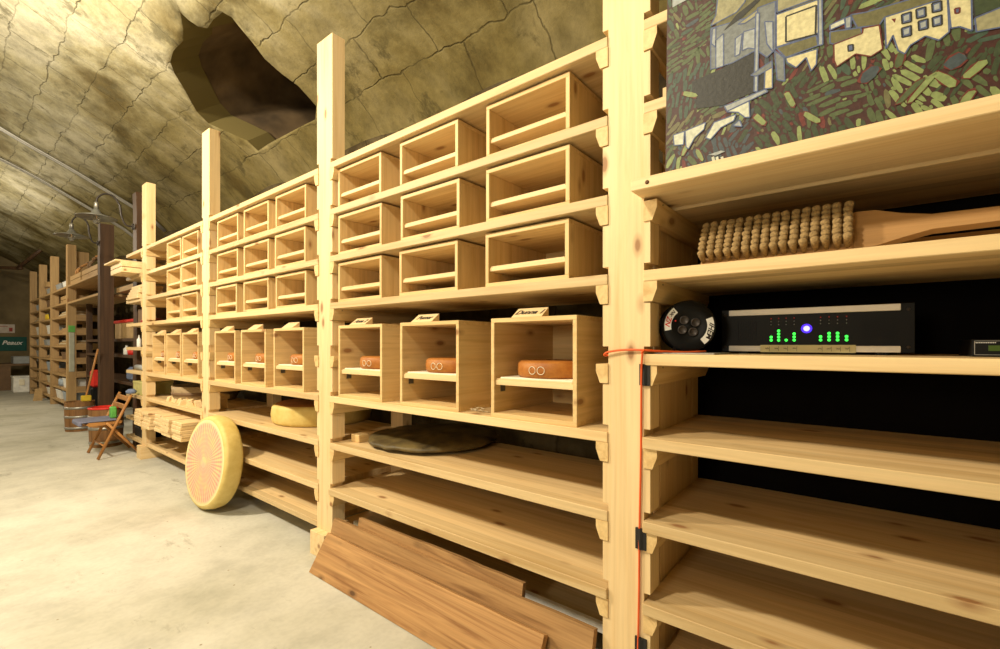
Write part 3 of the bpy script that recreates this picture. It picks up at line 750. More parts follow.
for (wx, wy) in ((450, 110), (535, 80), (628, 45), (450, 190), (548, 150), (630, 128)):
    shape([(wx-30, wy-20), (wx+26, wy-36), (wx+28, wy+22), (wx-26, wy+34)], 'blue', Q+.0009, 'dk', org=o2)
    shape([(wx-18, wy-10), (wx+14, wy-22), (wx+15, wy+10), (wx-14, wy+20)], 'lgrey', Q+.0012, None, org=o2)
shape([(360, 115), (388, 112), (380, 138)], 'red', Q+.0009, None, org=o2)
shape([(690, -20), (780, -20), (830, -20), (835, 185), (760, 160), (710, 170)], 'cream', Q+.0006, 'blue', org=o2)
shape([(732, 55), (762, 50), (760, 80), (736, 84)], 'blue', Q+.0009, 'red', org=o2)
shape([(850, 110), (1020, 40), (1020, 160), (860, 190)], 'tan', Q+.0005, 'blue', org=o2)
shape([(835, -20), (1000, -60), (1020, 40), (850, 100)], 'dg', Q+.0004, 'dk', org=o2)
# bold foreground leaves
for (px, py, L, w, a, c_) in ((910, 92, .09, .010, .8, 'mg'), (922, 88, .10, .010, .9, 'lg'), (945, 80, .08, .014, -.9, 'lg'), (760, 120, .06, .012, 2.2, 'lg'), (790, 100, .07, .010, -1.2, 'lg'), (690, 95, .07, .010, -.5, 'lg'), (685, 150, .05, .010, 1.2, 'lg'),
                             (700, 155, .06, .010, 2.0, 'lg'), (770, 160, .06, .008, -1.1, 'lg'), (870, 75, .06, .02, .9, 'sl'), (955, 62, .05, .02, .6, 'sl'), (975, 70, .06, .014, .7, 'lg'), (968, 98, .05, .012, 1.0, 'lg'), (812, 118, .07, .01, -.8, 'lg'), (900, 60, .05, .012, 1.4, 'mg')):
    y_, z_ = px2c(px, py); stroke(y_, z_, L*.55, w*1.2, math.pi-a, 'red', Q+.0003); stroke(y_, z_, L*.5, w*.95, math.pi-a, c_, Q+.0005)
bmesh.ops.recalc_face_normals(m.bm, faces=m.bm.faces)
m.build('paint_layer', pm, pt)

# ------------------------------------------------------------------ brush
bt = thing('scrubbing_brush', 'long-handled wooden brush with rows of pale bristle tufts lying on the shelf under the painting', 'brush', (1.10, .1, .173))
Mb = Matrix.Translation((1.086, 0, .1925))@Matrix.Rotation(math.radians(32), 4, 'Y')
m = MB(); m.box(.020, .036, .022, .300, .002, .098, .003, M=Mb@Matrix.Translation((0, 0, 0))); 
prof = [(.022, .002, .098), (-.01, .004, .096), (-.05, .018, .078), (-.09, .030, .066), (-.25, .032, .062), (-.55, .030, .060)]
rg = []
for y, a, b in prof:
    rg.append([m.bm.verts.new(Mb@Vector((x, y, z))) for x, z in ((.022, a), (.036, a), (.036, b), (.022, b))])
for A_, B_ in zip(rg, rg[1:]):
    for j in range(4): m.bm.faces.new((A_[j], A_[(j+1) % 4], B_[(j+1) % 4], B_[j]))
m.bm.faces.new(rg[0]); m.bm.faces.new(rg[-1]); bmesh.ops.recalc_face_normals(m.bm, faces=m.bm.faces)
m.build('brush_handle', BRUSHW, bt)
m = MB(); rb = random.Random(2)
for i in range(16):
    for j in range(7):
        y = .030+i*.0175+rb.uniform(-.001, .001); z = .008+j*.0138+rb.uniform(-.0008, .0008)
        p0 = Mb@Vector((.021, y, z)); p1 = Mb@Vector((.004, y, z+.001)); p2 = Mb@Vector((-.010, y+rb.uniform(-.001, .001), z+.002)); p3 = Mb@Vector((-.013, y, z+.002))
        m.tube([p0, p1, p2, p3], [.0045, .0068, .0080, .0035], 9)
m.build('bristles', BRIST, bt)
m = MB(); m.prism([(-.6, .174), (.03, .174), (.03, .196), (-.02, .212), (-.6, .214)], 0, 1.235, 1.262); m.build('wooden_stick', OLDW, None, 'reddish wooden stick lying behind the bristle brush', 'stick')

# ------------------------------------------------------------------ amplifier
at_ = thing('amplifier', 'black rack amplifier with silver bars, green level lights and a blue light', 'amplifier', (1.4, .1, -.023))
XA = 1.25; ya, yb = -.052, .270; zb_, zt_ = -.018, .084
m = MB(); m.box(XA+.006, XA+.22, ya, yb, zb_, zt_-.002, .001); m.build('case', BLACK, at_)
m = MB(); m.box(XA+.002, XA+.010, ya-.022, yb+.018, zb_, zt_+.001, .0008); m.build('front_plate', BLACK, at_)
for z in (zb_+.001, zt_-.014):
    m = MB(); m.box(XA-.007, XA+.003, ya, yb, z, z+.0135, .001); m.build('silver_bar', SILVER, at_, 'brushed silver trim bar')
for y0_, n_ in ((.212, 9), (-.045, 13)):
    m = MB(); m.box(XA+.0012, XA+.003, y0_-.001, y0_+n_*.0047-.002, .011, .056, 0)
    for i in range(n_):
        m.box(XA, XA+.0012, y0_+i*.0047, y0_+i*.0047+.002, .012, .055, 0)
    m.build('vent_grille', BLACK, at_)
for (y, z) in ((yb+.010, -.006), (yb+.010, .072), (ya-.012, -.006), (ya-.012, .072)):
    m = MB(); m.lathe([(0, 0), (.0035, 0), (.003, .0015), (0, .0018)], (XA+.002, y, z), Matrix.Rotation(-math.pi/2, 3, 'Y'), 12); m.build('screw', IRON, at_)
for y in (ya+.03, yb-.03):
    m = MB(); m.box(XA+.01, XA+.03, y-.01, y+.01, -.023, zb_, 0); m.build('rubber_foot', BLACK, at_)
def ledY(px): d = ray(px, 330); return XA/d[0]*d[1]
led = {771: 2, 778.5: 4, 786: 1, 794: 3, 820.5: 2, 829: 3, 837.5: 3, 846.5: 2}
for px, nl in led.items():
    y = ledY(px)
    for k in range(8):
        z = .0098+k*.0073
        if k < nl:
            m = MB(); m.lathe([(.0032, 0), (.0028, .0016), (0, .0024)], (XA+.002, y, z), Matrix.Rotation(-math.pi/2, 3, 'Y'), 10); m.build('level_light', GREEN_LED, at_, 'glowing green level light')
        elif k in (5, 6, 7):
            m = MB(); m.lathe([(.0012, 0), (.001, .0008), (0, .001)], (XA+.002, y, z), Matrix.Rotation(-math.pi/2, 3, 'Y'), 8); m.build('peak_light', RED_LED if k == 7 else GREYP, at_, 'tiny unlit level light')
m = MB(); m.lathe([(.0062, 0), (.0055, .002), (0, .0034)], (XA+.002, ledY(806.5), .036), Matrix.Rotation(-math.pi/2, 3, 'Y'), 16); pl_ = m.build('power_light', BLUE_LED, at_, 'bright blue power light')
m = MB(); m.lathe([(.0063, 0), (.0063, .0018), (.0105, .0012), (.0108, 0)], (XA+.002, ledY(806.5), .036), Matrix.Rotation(-math.pi/2, 3, 'Y'), 16); m.build('violet_halo', VIO_HALO, pl_, 'violet glow ring round the light')  # halo of the blue light, built as a faintly emitting ring
tl = ledY(761), ledY(856)
m = MB(); m.box(XA-.0085, XA-.0072, tl[1], tl[0], zb_-.0005, zb_+.0165, 0); tp = m.build('tape_label', TAPEL, at_, 'yellowish masking tape with small handwriting')
m = MB(); rw = random.Random(9)
for y0_ in (ledY(766), ledY(775), ledY(784), ledY(793), ledY(818), ledY(827), ledY(836), ledY(845)):
    m.box(XA-.0092, XA-.0086, y0_-.0085, y0_-.0080, zb_+.002, zb_+.013, 0)
    for k in range(6):
        yy = y0_-.001-k*.0012; z = zb_+.0085+rw.uniform(-.001, .001); m.box(XA-.0092, XA-.0086, yy, yy+.0005, z-.0012, z+.0014, 0)
m.build('handwriting', INK, tp)
# small device at the right
dt = thing('effects_unit', 'flat black device with small green display at the right edge beside the amplifier', 'device', (1.3, -.30, -.023))
yl = -.1485
m = MB(); m.box(1.20, 1.36, yl-.30, yl, -.0225, .009, .001); m.build('case', BLACK, dt)
m = MB(); z0_, z1_ = -.0195, .0065; x_ = 1.1985
for a in ((yl-.29, yl-.003, z1_-.0008, z1_), (yl-.29, yl-.003, z0_, z0_+.0008), (yl-.0038, yl-.003, z0_, z1_)): m.box(x_, 1.2005, *a, 0)
m.build('border_line', STEEL, dt, 'thin grey border line')
m = MB(); m.box(x_, 1.2005, yl-.075, yl-.021, -.012, -.002, 0); m.build('display', LCD, dt, 'green display')
m = MB()
for k in range(12): m.box(x_, 1.2005, yl-.006-k*.0022, yl-.0048-k*.0022, .0022, .0036, 0)
m.build('small_lettering', SILVER, dt)
# ------------------------------------------------------------------ cable reel and orange cable
rt = thing('cable_reel', 'round black cable reel with white stickers standing beside the amplifier', 'cable reel', (1.18, .33, -.023))
rc = Vector((1.128, .333, .0435)); RR = .0605
nr = Vector((-.90, -.43, 0)).normalized(); ur = Vector((0, 0, 1)); xr = ur.cross(nr); MRr = Matrix((xr, ur, nr)).transposed()
m = MB(); m.lathe([(0, -.075), (RR*.8, -.075), (RR*.82, -.070), (RR, -.066), (RR, -.060), (RR*.6, -.057), (RR*.6, -.006), (RR, -.003), (RR, .004), (RR*.93, .008), (RR*.55, .009), (RR*.50, .006), (RR*.1, .006), (0, .010)], rc, MRr, 48)
reel = m.build('reel_drum', BLACK, rt)
for q, r_ in ((.5, .28), (2.2, .28), (3.7, .28), (5.3, .28)):
    m = MB(); c0 = rc+MRr@Vector((RR*r_*math.cos(q), RR*r_*math.sin(q), .0055)); m.lathe([(0, 0), (RR*.17, 0), (RR*.17, .003), (RR*.13, .003), (RR*.12, .001), (0, .001)], c0, MRr, 20); m.build('socket', IRON, reel)
m = MB(); c0 = rc+MRr@Vector((-.030, .012, .0095)); m.lathe([(.0022, -.002), (.0018, .001), (0, .0014)], c0, MRr, 10); m.build('pilot_light', REDINK, reel, 'red pilot light')
def sector(a0, a1, r0, r1, name, mat, par, off=.0095, lab=None):
    m = MB(); n_ = 12; I, O = [], []
    for k in range(n_+1):
        a = math.radians(a0+(a1-a0)*k/n_)
        I.append(m.bm.verts.new(rc+MRr@Vector((r0*math.cos(a), r0*math.sin(a), off)))); O.append(m.bm.verts.new(rc+MRr@Vector((r1*math.cos(a), r1*math.sin(a), off-.0002))))
    for k in range(n_): m.bm.faces.new((I[k], O[k], O[k+1], I[k+1]))
    bmesh.ops.recalc_face_normals(m.bm, faces=m.bm.faces)
    ex = bmesh.ops.extrude_face_region(m.bm, geom=m.bm.faces[:]); bmesh.ops.translate(m.bm, vec=nr*.0006, verts=[v for v in ex['geom'] if isinstance(v, bmesh.types.BMVert)])
    return m.build(name, mat, par, lab)
s1 = sector(128, 192, RR*.66, RR*.91, 'sticker', WHITE, reel, lab='white curved sticker with red lettering')
s2 = sector(-52, 22, RR*.66, RR*.91, 'sticker', WHITE, reel, lab='white curved sticker with black lettering')
def rtext(txt, a, r, size, mat, par):
    a = math.radians(a); p = rc+MRr@Vector((r*math.cos(a), r*math.sin(a), .0103))-Vector(par['_o'])
    rot = Matrix.Rotation(a+(math.pi/2 if math.cos(a) < 0 else -math.pi/2), 3, 'Z')
    M = (MRr@rot).to_4x4(); M.translation = p*U; stripes_text(txt, size*U, mat, 'lettering', M, par, .0002)
rtext('ZN', 165, RR*.79, .016, REDINK, s1); rtext('NK', 140, RR*.79, .010, INK, s1); rtext('IHEM', -14, RR*.79, .017, INK, s2)
m = MB(); m.box(1.075, 1.21, .262, .394, -.023, -.0195, .001); m.build('base_plate', STEEL, rt, 'thin shiny metal base plate')
for s_ in (-1, 1):
    m = MB(); p = rc+xr*s_*.03-nr*.03; m.tube([rc-nr*.03+xr*s_*.01, Vector((p.x, p.y, -.0195))], .004, 8); m.build('stand_leg', IRON, rt)
def smooth_path(P, n=8):
    P = [Vector(p) for p in P]; out = []
    for i in range(len(P)-1):
        p0, p1, p2, p3 = P[max(i-1, 0)], P[i], P[i+1], P[min(i+2, len(P)-1)]
        for k in range(n):
            t = k/n; out.append(.5*((2*p1)+(-p0+p2)*t+(2*p0-5*p1+4*p2-p3)*t*t+(-p0+3*p1-3*p2+p3)*t**3))
    out.append(P[-1]); return out
m = MB(); xf = 1.045
path = [(1.15, .300, -.016), (1.11, .335, -.0185), (1.08, .372, -.0165), (1.048, .405, -.014), (1.043, .43, -.013), (xf-.003, .465, -.014), (xf-.004, .497, -.019), (xf-.002, .508, -.0255), (xf+.006, .509, -.028), (xf+.012, .500, -.026)]
m.tube(smooth_path(path), .0026, 8)
cd = m.build('orange_cable', ORANGE, None, 'orange cable looped round and running down the nearest upright', 'cable')
m = MB(); X_ = 1.037
pth = [atX(642.5, 352, 1.036), atX(641.8, 362, X_), atX(641.5, 372, 1.0435), atX(641.2, 400, 1.0455), atX(640.8, 460, 1.0455), atX(639.5, 530, 1.0455), atX(639.0, 590, 1.0455), atX(638, 649, 1.0455)]
yy = pth[-1][1]; pth = pth+[(1.0455, yy+.002, -.80), (1.00, yy+.004, -.885), (.93, yy+.03, -.886)]
m.tube(smooth_path([(1.046, .408, -.0135), (1.036, .41, -.020)]+[tuple(p) for p in pth]), .0026, 8); m.build('cable_drop', ORANGE, cd)
for (x0_, x1_, y0_, y1_, lb) in ((638.5, 649.5, 364, 386, 'strip of black tape over the cable just below the amplifier shelf'), (634.5, 645.5, 528, 552, 'strip of black tape over the cable halfway down the upright'), (634, 645.5, 637, 661, 'strip of black tape over the cable at the bottom of the view'),):
    a = atX(x0_, y0_, 1.04); b_ = atX(x1_, y1_, 1.04)
    m = MB(); ymid = (a[1]+b_[1])/2; zc0, zc1 = sorted((a[2], b_[2])); W2 = abs(a[1]-b_[1])/2; n_ = 12; T_, B_ = [], []
    for k in range(n_+1):
        u = -1+2*k/n_; h = .0492*0+.0036*max(0, 1-abs(u*W2)/.007)+.0010
        T_.append((ymid+u*W2, h))
    V_ = [[m.bm.verts.new((1.0455-h, y, z)) for z in (zc0, zc1)] for y, h in T_]+[]
    Vb = [[m.bm.verts.new((1.0494 if h < .002 else 1.0494, y, z)) for z in (zc0, zc1)] for y, h in T_]
    for k in range(n_):
        m.bm.faces.new((V_[k][0], V_[k+1][0], V_[k+1][1], V_[k][1])); m.bm.faces.new((Vb[k][0], Vb[k][1], Vb[k+1][1], Vb[k+1][0]))
        m.bm.faces.new((V_[k][0], Vb[k][0], Vb[k+1][0], V_[k+1][0])); m.bm.faces.new((V_[k][1], V_[k+1][1], Vb[k+1][1], Vb[k][1]))
    m.bm.faces.new((V_[0][0], V_[0][1], Vb[0][1], Vb[0][0])); m.bm.faces.new((V_[-1][1], V_[-1][0], Vb[-1][0], Vb[-1][1]))
    bmesh.ops.recalc_face_normals(m.bm, faces=m.bm.faces)
    m.build('black_tape', TAPE, None, lb, 'tape', 'black tape strips')

# ------------------------------------------------------------------ bay 3 contents
protoP = None; rs = random.Random(12)
stk = [(3.285, 5), (3.50, 5), (3.715, 5), (3.93, 5), (4.15, 5)]
names5 = ['nearest stack', 'second nearest stack', 'middle stack', 'second farthest stack', 'farthest stack']
for si, (y0_, nb) in enumerate(stk):
    for k in range(nb):
        lab = 'small pale board, %s in the %s on the low shelf' % (['lowest', 'second from bottom', 'middle', 'second from top', 'topmost'][k], names5[si])
        w_ = .165; h_ = .0235; x0_ = .962+rs.uniform(-.006, .006)+(.015 if si == 2 else 0); yy = y0_+rs.uniform(-.006, .006); z0_ = -.602+k*h_
        if protoP is None:
            m = MB(); m.box(x0_, x0_+.30, yy, yy+w_, z0_, z0_+h_-.0015, .0025); protoP = m.build('small_board', PINE[0], None, lab, 'board', 'small boards stacked on the low shelf')
        else: dup(protoP, (x0_+.15, yy+w_/2, z0_), lab)
m = MB(); m.lathe([(0, 0), (.185, 0), (.205, .03), (.212, .06), (.216, .112), (.207, .112), (.198, .012), (0, .010)], (1.29, 3.84, -.412), seg=48)
tub = m.build('wooden_tub', wood('tub_wood', 0, (.40, .29, .16), (.24, .16, .08), knots=0), None, 'shallow round wooden tub with dark hoop at the back of the offcut shelf', 'tub')
m = MB(); m.lathe([(.206, .050), (.2165, .050), (.2175, .070), (.207, .070)], (1.29, 3.84, -.412), seg=48); m.build('dark_hoop', BROWN, tub, 'dark brown hoop')
protoO = None; ro = random.Random(21); spots = []
while len(spots) < 30:
    x_, y_ = ro.uniform(1.075, 1.22), ro.uniform(3.43, 4.0)
    if all((x_-a)**2+((y_-b))**2 > .034**2 for a, b, _ in spots): spots.append((x_, y_, 0))
for (x_, y_, lv) in spots:
    lab = 'small pale wedge offcut in the loose pile on the shelf above the stacked boards'
    if protoO is None:
        m = MB(); m.prism([(x_-.020, -.412), (x_+.020, -.412), (x_+.016, -.375), (x_-.008, -.382)], 1, y_-.018, y_+.018); protoO = m.build('wedge_offcut', PINE[0], None, lab, 'offcut', 'pile of wedge offcuts')
    else:
        c_ = dup(protoO, (x_, y_, -.412), lab); c_.rotation_euler = (0, 0, ro.uniform(0, 6.28))
for k in range(6):
    lab = 'upright pale slat in the small row beside the third upright'
    if k == 0:
        m = MB(); m.box(1.085, 1.20, 3.215, 3.228, -.412, -.352, .001); ps = m.build('pale_slat', PINE[2], None, lab, 'slat', 'row of upright slats')
    else: dup(ps, (1.1425, 3.2215+k*.0165, -.412), lab)
m = MB(); m.box(1.09, 1.21, 3.205, 3.33, -.3505, -.322, .003); m.build('wood_block', PINE[1], None, 'small pale block resting on top of the upright slats', 'wood block')

# ------------------------------------------------------------------ bay 4 contents
def simple(name, mat, label, cat, x0, x1, y0, y1, z0, z1, group=None, bev=.002, M=None):
    m = MB(); m.box(x0, x1, y0, y1, z0, z1, bev, M); return m.build(name, mat, None, label, cat, group)
def crate(x0, x1, y0, y1, z0, h, label, mat, open_=True, group=None, name='wooden_crate'):
    t = thing(name, label, 'crate', ((x0+x1)/2, (y0+y1)/2, z0), group); th = .008
    m = MB(); m.box(x0, x1, y0, y1, z0, z0+th, .001); m.build('bottom_panel', mat, t)
    for a in ((x0, x0+th, y0, y1), (x1-th, x1, y0, y1), (x0+th, x1-th, y0, y0+th), (x0+th, x1-th, y1-th, y1)):
        m = MB(); m.box(*a, z0+th, z0+h*.46, .001); m.box(*a, z0+h*.52, z0+h, .001)
        m.build('side_panel', mat, t)
    return t
simple('wood_offcut', PINE[0], 'pale offcut lying on the topmost short shelf by the fourth upright', 'offcut', 1.07, 1.25, 4.52, 4.72, .76, .778)
crate(.93, 1.25, 4.52, 4.86, .565, .085, 'pale wooden tray crate protruding from the short shelf by the dark post', PINE[1])
simple('flat_board', PINE[0], 'flat board lid lying on the protruding tray crate', 'board', .90, 1.20, 4.56, 4.93, .6505, .664)
for k in range(5):
    simple('split_board', PINE[0], 'small pale split board, %s in the stack on the third short shelf' % ['lowest', 'second from bottom', 'middle', 'second from top', 'topmost'][k], 'board', 1.03+.006*k, 1.2, 4.52+.02*(k % 2), 4.86-.015*k, .369+k*.022, .390+k*.022, 'split boards by the dark post')
m = MB(); m.lathe([(0, 0), (.07, 0), (.085, .012), (.07, .035), (.03, .045), (0, .046)], (1.16, 4.62, .173), seg=20, wob=.06); m.build('red_cloth', PINKM, None, 'crumpled dull red cloth on a short shelf by the fourth upright', 'cloth')
simple('brown_box', BROWN, 'dark brown box standing behind the red cloth', 'box', 1.12, 1.3, 4.72, 4.90, .173, .30)
def bottle(x, y, z, h, r, mat, label, name='bottle', group=None):
    m = MB(); m.lathe([(0, 0), (r*.95, 0), (r, .004), (r, h*.62), (r*.4, h*.78), (r*.36, h*.97), (r*.42, h*.97), (r*.42, h), (0, h)], (x, y, z), seg=16)
    return m.build(name, mat, None, label, 'bottle', group)
bottle(1.1, 4.60, -.023, .12, .018, ORIND, 'orange-brown bottle on the thick short shelf, nearer the upright'); bottle(1.12, 4.70, -.023, .11, .018, BROWN, 'dark bottle on the thick short shelf'); bottle(1.1, 4.78, -.023, .10, .016, WHITE, 'white bottle on the thick short shelf')
simple('brown_box', BROWN, 'dark brown box left of the bottles on the thick short shelf', 'box', 1.15, 1.3, 4.82, 4.92, -.023, .11)
m = MB(); m.tube([(1.10, 4.52, -.193), (1.10, 4.84, -.193)], .023, 14); m.build('grey_roll', GREYP, None, 'grey roll lying on the short shelf above the yellow-green box', 'roll')
t = thing('storage_box', 'yellow-green box with lid on a short shelf behind the chair', 'box', (1.15, 4.68, -.412)); YG = plain('yellow_green_card', (.50, .46, .17), .7)
m = MB(); m.box(1.065, 1.27, 4.525, 4.80, -.412, -.322, .002); m.build('box_body', YG, t); m = MB(); m.box(1.062, 1.273, 4.522, 4.803, -.3215, -.305, .002); m.build('lid', YG, t)
m = MB(); m.lathe([(0, 0), (.06, 0), (.08, .05), (.075, .055), (.056, .008), (0, .008)], (1.15, 4.68, -.602), seg=24); m.build('brown_basket', CARD, None, 'small round brown bowl on the short shelf under the yellow-green box', 'bowl')
simple('dark_tool_case', BLACK, 'black case on the lowest short shelf behind the chair', 'case', 1.08, 1.3, 4.56, 4.82, -.765, -.69)

# ------------------------------------------------------------------ dark posts, far rack
def dpost(x0, x1, y0, y1, ztop, label):
    m = MB(); n_ = 12; rd = random.Random(len(label)); R_ = []
    for k in range(n_+1):
        z = -H+(ztop+H)*k/n_; dx, dy = rd.uniform(-.004, .004), rd.uniform(-.004, .004)
        R_.append([m.bm.verts.new((x+dx, y+dy, z)) for x, y in ((x0, y0), (x1, y0), (x1, y1), (x0, y1))])
    for A_, B_ in zip(R_, R_[1:]):
        for j in range(4): m.bm.faces.new((A_[j], A_[(j+1) % 4], B_[(j+1) % 4], B_[j]))
    m.bm.faces.new(R_[0]); m.bm.faces.new(R_[-1]); bmesh.ops.recalc_face_normals(m.bm, faces=m.bm.faces)
    return m.build('timber_post', DARKW, None, label, 'post', 'old dark timber posts')
dpost(1.12, 1.235, 6.30, 6.40, 1.275, 'old dark timber post behind the two barrels, ending below the gooseneck lamps')
dpost(1.125, 1.235, 4.965, 5.08, 1.33, 'old dark timber post at the far end of the new rack, holding the larger lamp')
FX = 1.12; FP = [8.20, 9.49, 10.62, 11.75]
ft = ['green-tagged end upright of the far rack', 'second upright of the far rack', 'third upright of the far rack', 'last upright of the far rack, near the end wall']
for y, lb in zip(FP, ft):
    t = thing('far_upright', lb, 'upright', (FX, y, -H), 'uprights of the far rack')
    m = MB(); m.box(FX, FX+.09, y-.045, y+.045, -H, 1.31, .002); m.build('front_post', FARW[2], t)
    m = MB(); m.box(FX+.36, FX+.42, y-.045, y+.045, -H, .80, .002); m.build('rear_post', FARW[2], t)
    for z in (.54, .352, .165, -.03, -.22, -.40, -.60):
        m = MB(); m.box(FX+.09, FX+.36, y-.052, y-.03, z-.042, z+.042, .001); m.build('rung', OLDX if y < 9 else FARW[0], t)
FLV = [.768, .563, .38, .155, -.018, -.21, -.41, -.594, -.774]
bayn = ['first far bay', 'second far bay', 'third far bay']
lvn = ['top', 'second', 'third', 'fourth', 'fifth', 'sixth', 'seventh', 'eighth', 'bottom']
for bi in range(3):
    for zi, z in enumerate(FLV):
        m = MB(); m.box(FX+.002, FX+.36, FP[bi]+.054, FP[bi+1]-.054, z-.025, z, .001); m.build('far_shelf_board', FARW[1], None, '%s shelf board in the %s past the green-tagged upright' % (lvn[zi], bayn[bi]), 'shelf board', 'shelf boards of the far rack')
for z, lb in ((.768, 'long upper plank shelf bridging from the far rack to the dark post'), (.55, 'long lower plank shelf bridging from the far rack to the dark post')):
    m = MB(); m.box(FX+.003, FX+.40, 6.41, 8.14, z-.025, z, .001); m.build('plank_shelf', FARW[1], None, lb, 'shelf board')
for z, lb in ((.80, 'upper short plank shelf between the two dark posts'), (.60, 'lower short plank shelf between the two dark posts')):
    m = MB(); m.box(1.25, 1.6, 5.1, 6.28, z-.05, z, .001); m.build('plank_shelf', FARW[1], None, lb, 'shelf board')
# green and white tag bag on the end upright
t = thing('hanging_tag', 'green and white tag strip hanging on the end upright of the far rack', 'tag', (FX-.01, 8.15, -.4))
m = MB(); m.box(FX+.01, FX+.075, 8.139, 8.148, .16, .245, .002); m.build('green_card', GREENP, t, 'green card')
m = MB(); m.box(FX+.015, FX+.07, 8.139, 8.148, -.36, .155, .004); m.build('white_bag', plain('cloudy_bag', (.45, .46, .38), .3), t, 'cloudy white bag')
# stuff in the far rack
rf = random.Random(31); mats = [(GREYP, 'grey'), (WHITE, 'white'), (CARD, 'cardboard'), (BROWN, 'brown'), (plain('pale_blue_plastic', (.35, .42, .5), .5), 'pale blue'), (BLACK, 'black'), (YELP, 'yellow'), (plain('beige_box', (.55, .48, .33), .7), 'beige')]
used = set()
def binbox(x0, x1, y0, y1, z, h, mat, label):
    t = thing('storage_bin', label, 'bin', ((x0+x1)/2, (y0+y1)/2, z), 'bins on the far rack')
    m = MB(); c_ = .012
    A_ = [(x0+c_, y0+c_), (x1-c_, y0+c_), (x1-c_, y1-c_), (x0+c_, y1-c_)]; B_ = [(x0, y0), (x1, y0), (x1, y1), (x0, y1)]
    va = [m.bm.verts.new((*p, z)) for p in A_]; vb = [m.bm.verts.new((*p, z+h*.88)) for p in B_]
    m.bm.faces.new(va); m.bm.faces.new(vb)
    for j in range(4): m.bm.faces.new((va[j], va[(j+1) % 4], vb[(j+1) % 4], vb[j]))
    bmesh.ops.recalc_face_normals(m.bm, faces=m.bm.faces); m.build('bin_body', mat, t)
    m = MB(); m.box(x0-.004, x1+.004, y0-.004, y1+.004, z+h*.88+.0003, z+h, .002); m.build('lid', mat, t)
plan = {0: [(.768, [('bin', 1), ('bin', 0)]), (.563, [('crt', 2)]), (.38, [('boards', 7)]), (.155, [('boards', 2)]), (-.018, [('boards', 7)]), (-.21, [('bin', 3)]), (-.594, [('bin', 1), ('jar', 4)]), (-.774, [('bin', 4), ('bin', 1)])],
        1: [(.768, [('bin', 0)]), (.563, [('bin', 3)]), (.38, [('bin', 5), ('jar', 6)]), (.155, [('bin', 1)]), (-.018, [('jar', 0), ('bin', 0)]), (-.41, [('bin', 4)]), (-.594, [('bin', 7)]), (-.774, [('bin', 1)])],
        2: [(.563, [('bin', 4)]), (.38, [('boards', 7)]), (.155, [('bin', 1)]), (-.018, [('bin', 0)]), (-.21, [('bin', 0)]), (-.41, [('bin', 5)]), (-.594, [('bin', 2)])]}
for bi, L in plan.items():
    for z, its in L:
        y0_ = FP[bi]+.09; span = (FP[bi+1]-FP[bi]-.2)/max(1, len(its)); lvl = lvn[FLV.index(z)]
        for qi, (kind_, mi_) in enumerate(its):
            mat_, mn = mats[mi_]; a = y0_+qi*span+.03; b_ = a+span*.72; where = 'on the %s shelf, %s of far rack' % (lvl, bayn[bi].replace('far ', '')); h_ = rf.uniform(.09, .14)
            if kind_ == 'bin': binbox(FX+.03, FX+.26, a, min(b_, a+.5), z, h_, mat_, '%s lidded bin %s' % (mn, where)+(', nearer one' if len(its) > 1 and qi == 0 else ', farther one' if len(its) > 1 else ''))
            elif kind_ == 'crt': crate(FX+.03, FX+.28, a, a+.55, z, .10, 'low wooden crate '+where, FARW[1])
            elif kind_ == 'boards':
                for k in range(4): simple('stacked_board', mat_ if k % 2 else FARW[1], '%s flat board stacked %s' % (['lowest', 'second', 'third', 'topmost'][k], where), 'board', FX+.02+.01*k, FX+.27, a+.02*k, a+.75-.05*k, z+k*.018, z+k*.018+.016, 'flat boards on the far rack')
            else:
                for k in range(3):
                    m = MB(); hh = .11; r_ = .035; m.lathe([(0, 0), (r_, 0), (r_, hh*.8), (r_*.8, hh*.9), (0, hh*.9)], (FX+.07, a+.05+k*.085, z), seg=14)
                    j_ = m.build('jar', mat_, None, '%s jar, %s of three %s' % (mn, ['nearest', 'middle', 'farthest'][k], where), 'jar', 'jars on the far rack')
                    m = MB(); m.lathe([(0, hh*.905), (r_*.85, hh*.905), (r_*.85, hh), (0, hh)], (FX+.07, a+.05+k*.085, z), seg=14); m.build('lid', STEEL, j_)
# on the top plank: crates, tub, board, sleds
crate(FX+.02, FX+.30, 6.55, 7.35, .768, .11, 'pale wooden crate on the upper plank shelf, nearer the dark post', FARW[1], group='crates on the plank shelf')
crate(FX+.02, FX+.30, 7.45, 8.08, .768, .11, 'pale wooden crate on the upper plank shelf, next to the tagged upright', FARW[1], group='crates on the plank shelf')
m = MB(); m.lathe([(0, 0), (.15, 0), (.175, .23), (.165, .23), (.142, .01), (0, .01)], (1.32, 10.3, .768), seg=28); tb = m.build('light_tub', FARW[2], None, 'pale staved wooden tub on top of the far rack', 'tub')
m = MB(); m.lathe([(.166, .13), (.1695, .13), (.172, .155), (.168, .155)], (1.32, 10.3, .768), seg=28); m.build('hoop', BROWN, tb)
simple('leaning_board', FARW[2], 'wide pale board standing on the far rack beside the tagged upright', 'board', 1.23, 1.36, 8.3, 8.34, .768, 1.25)
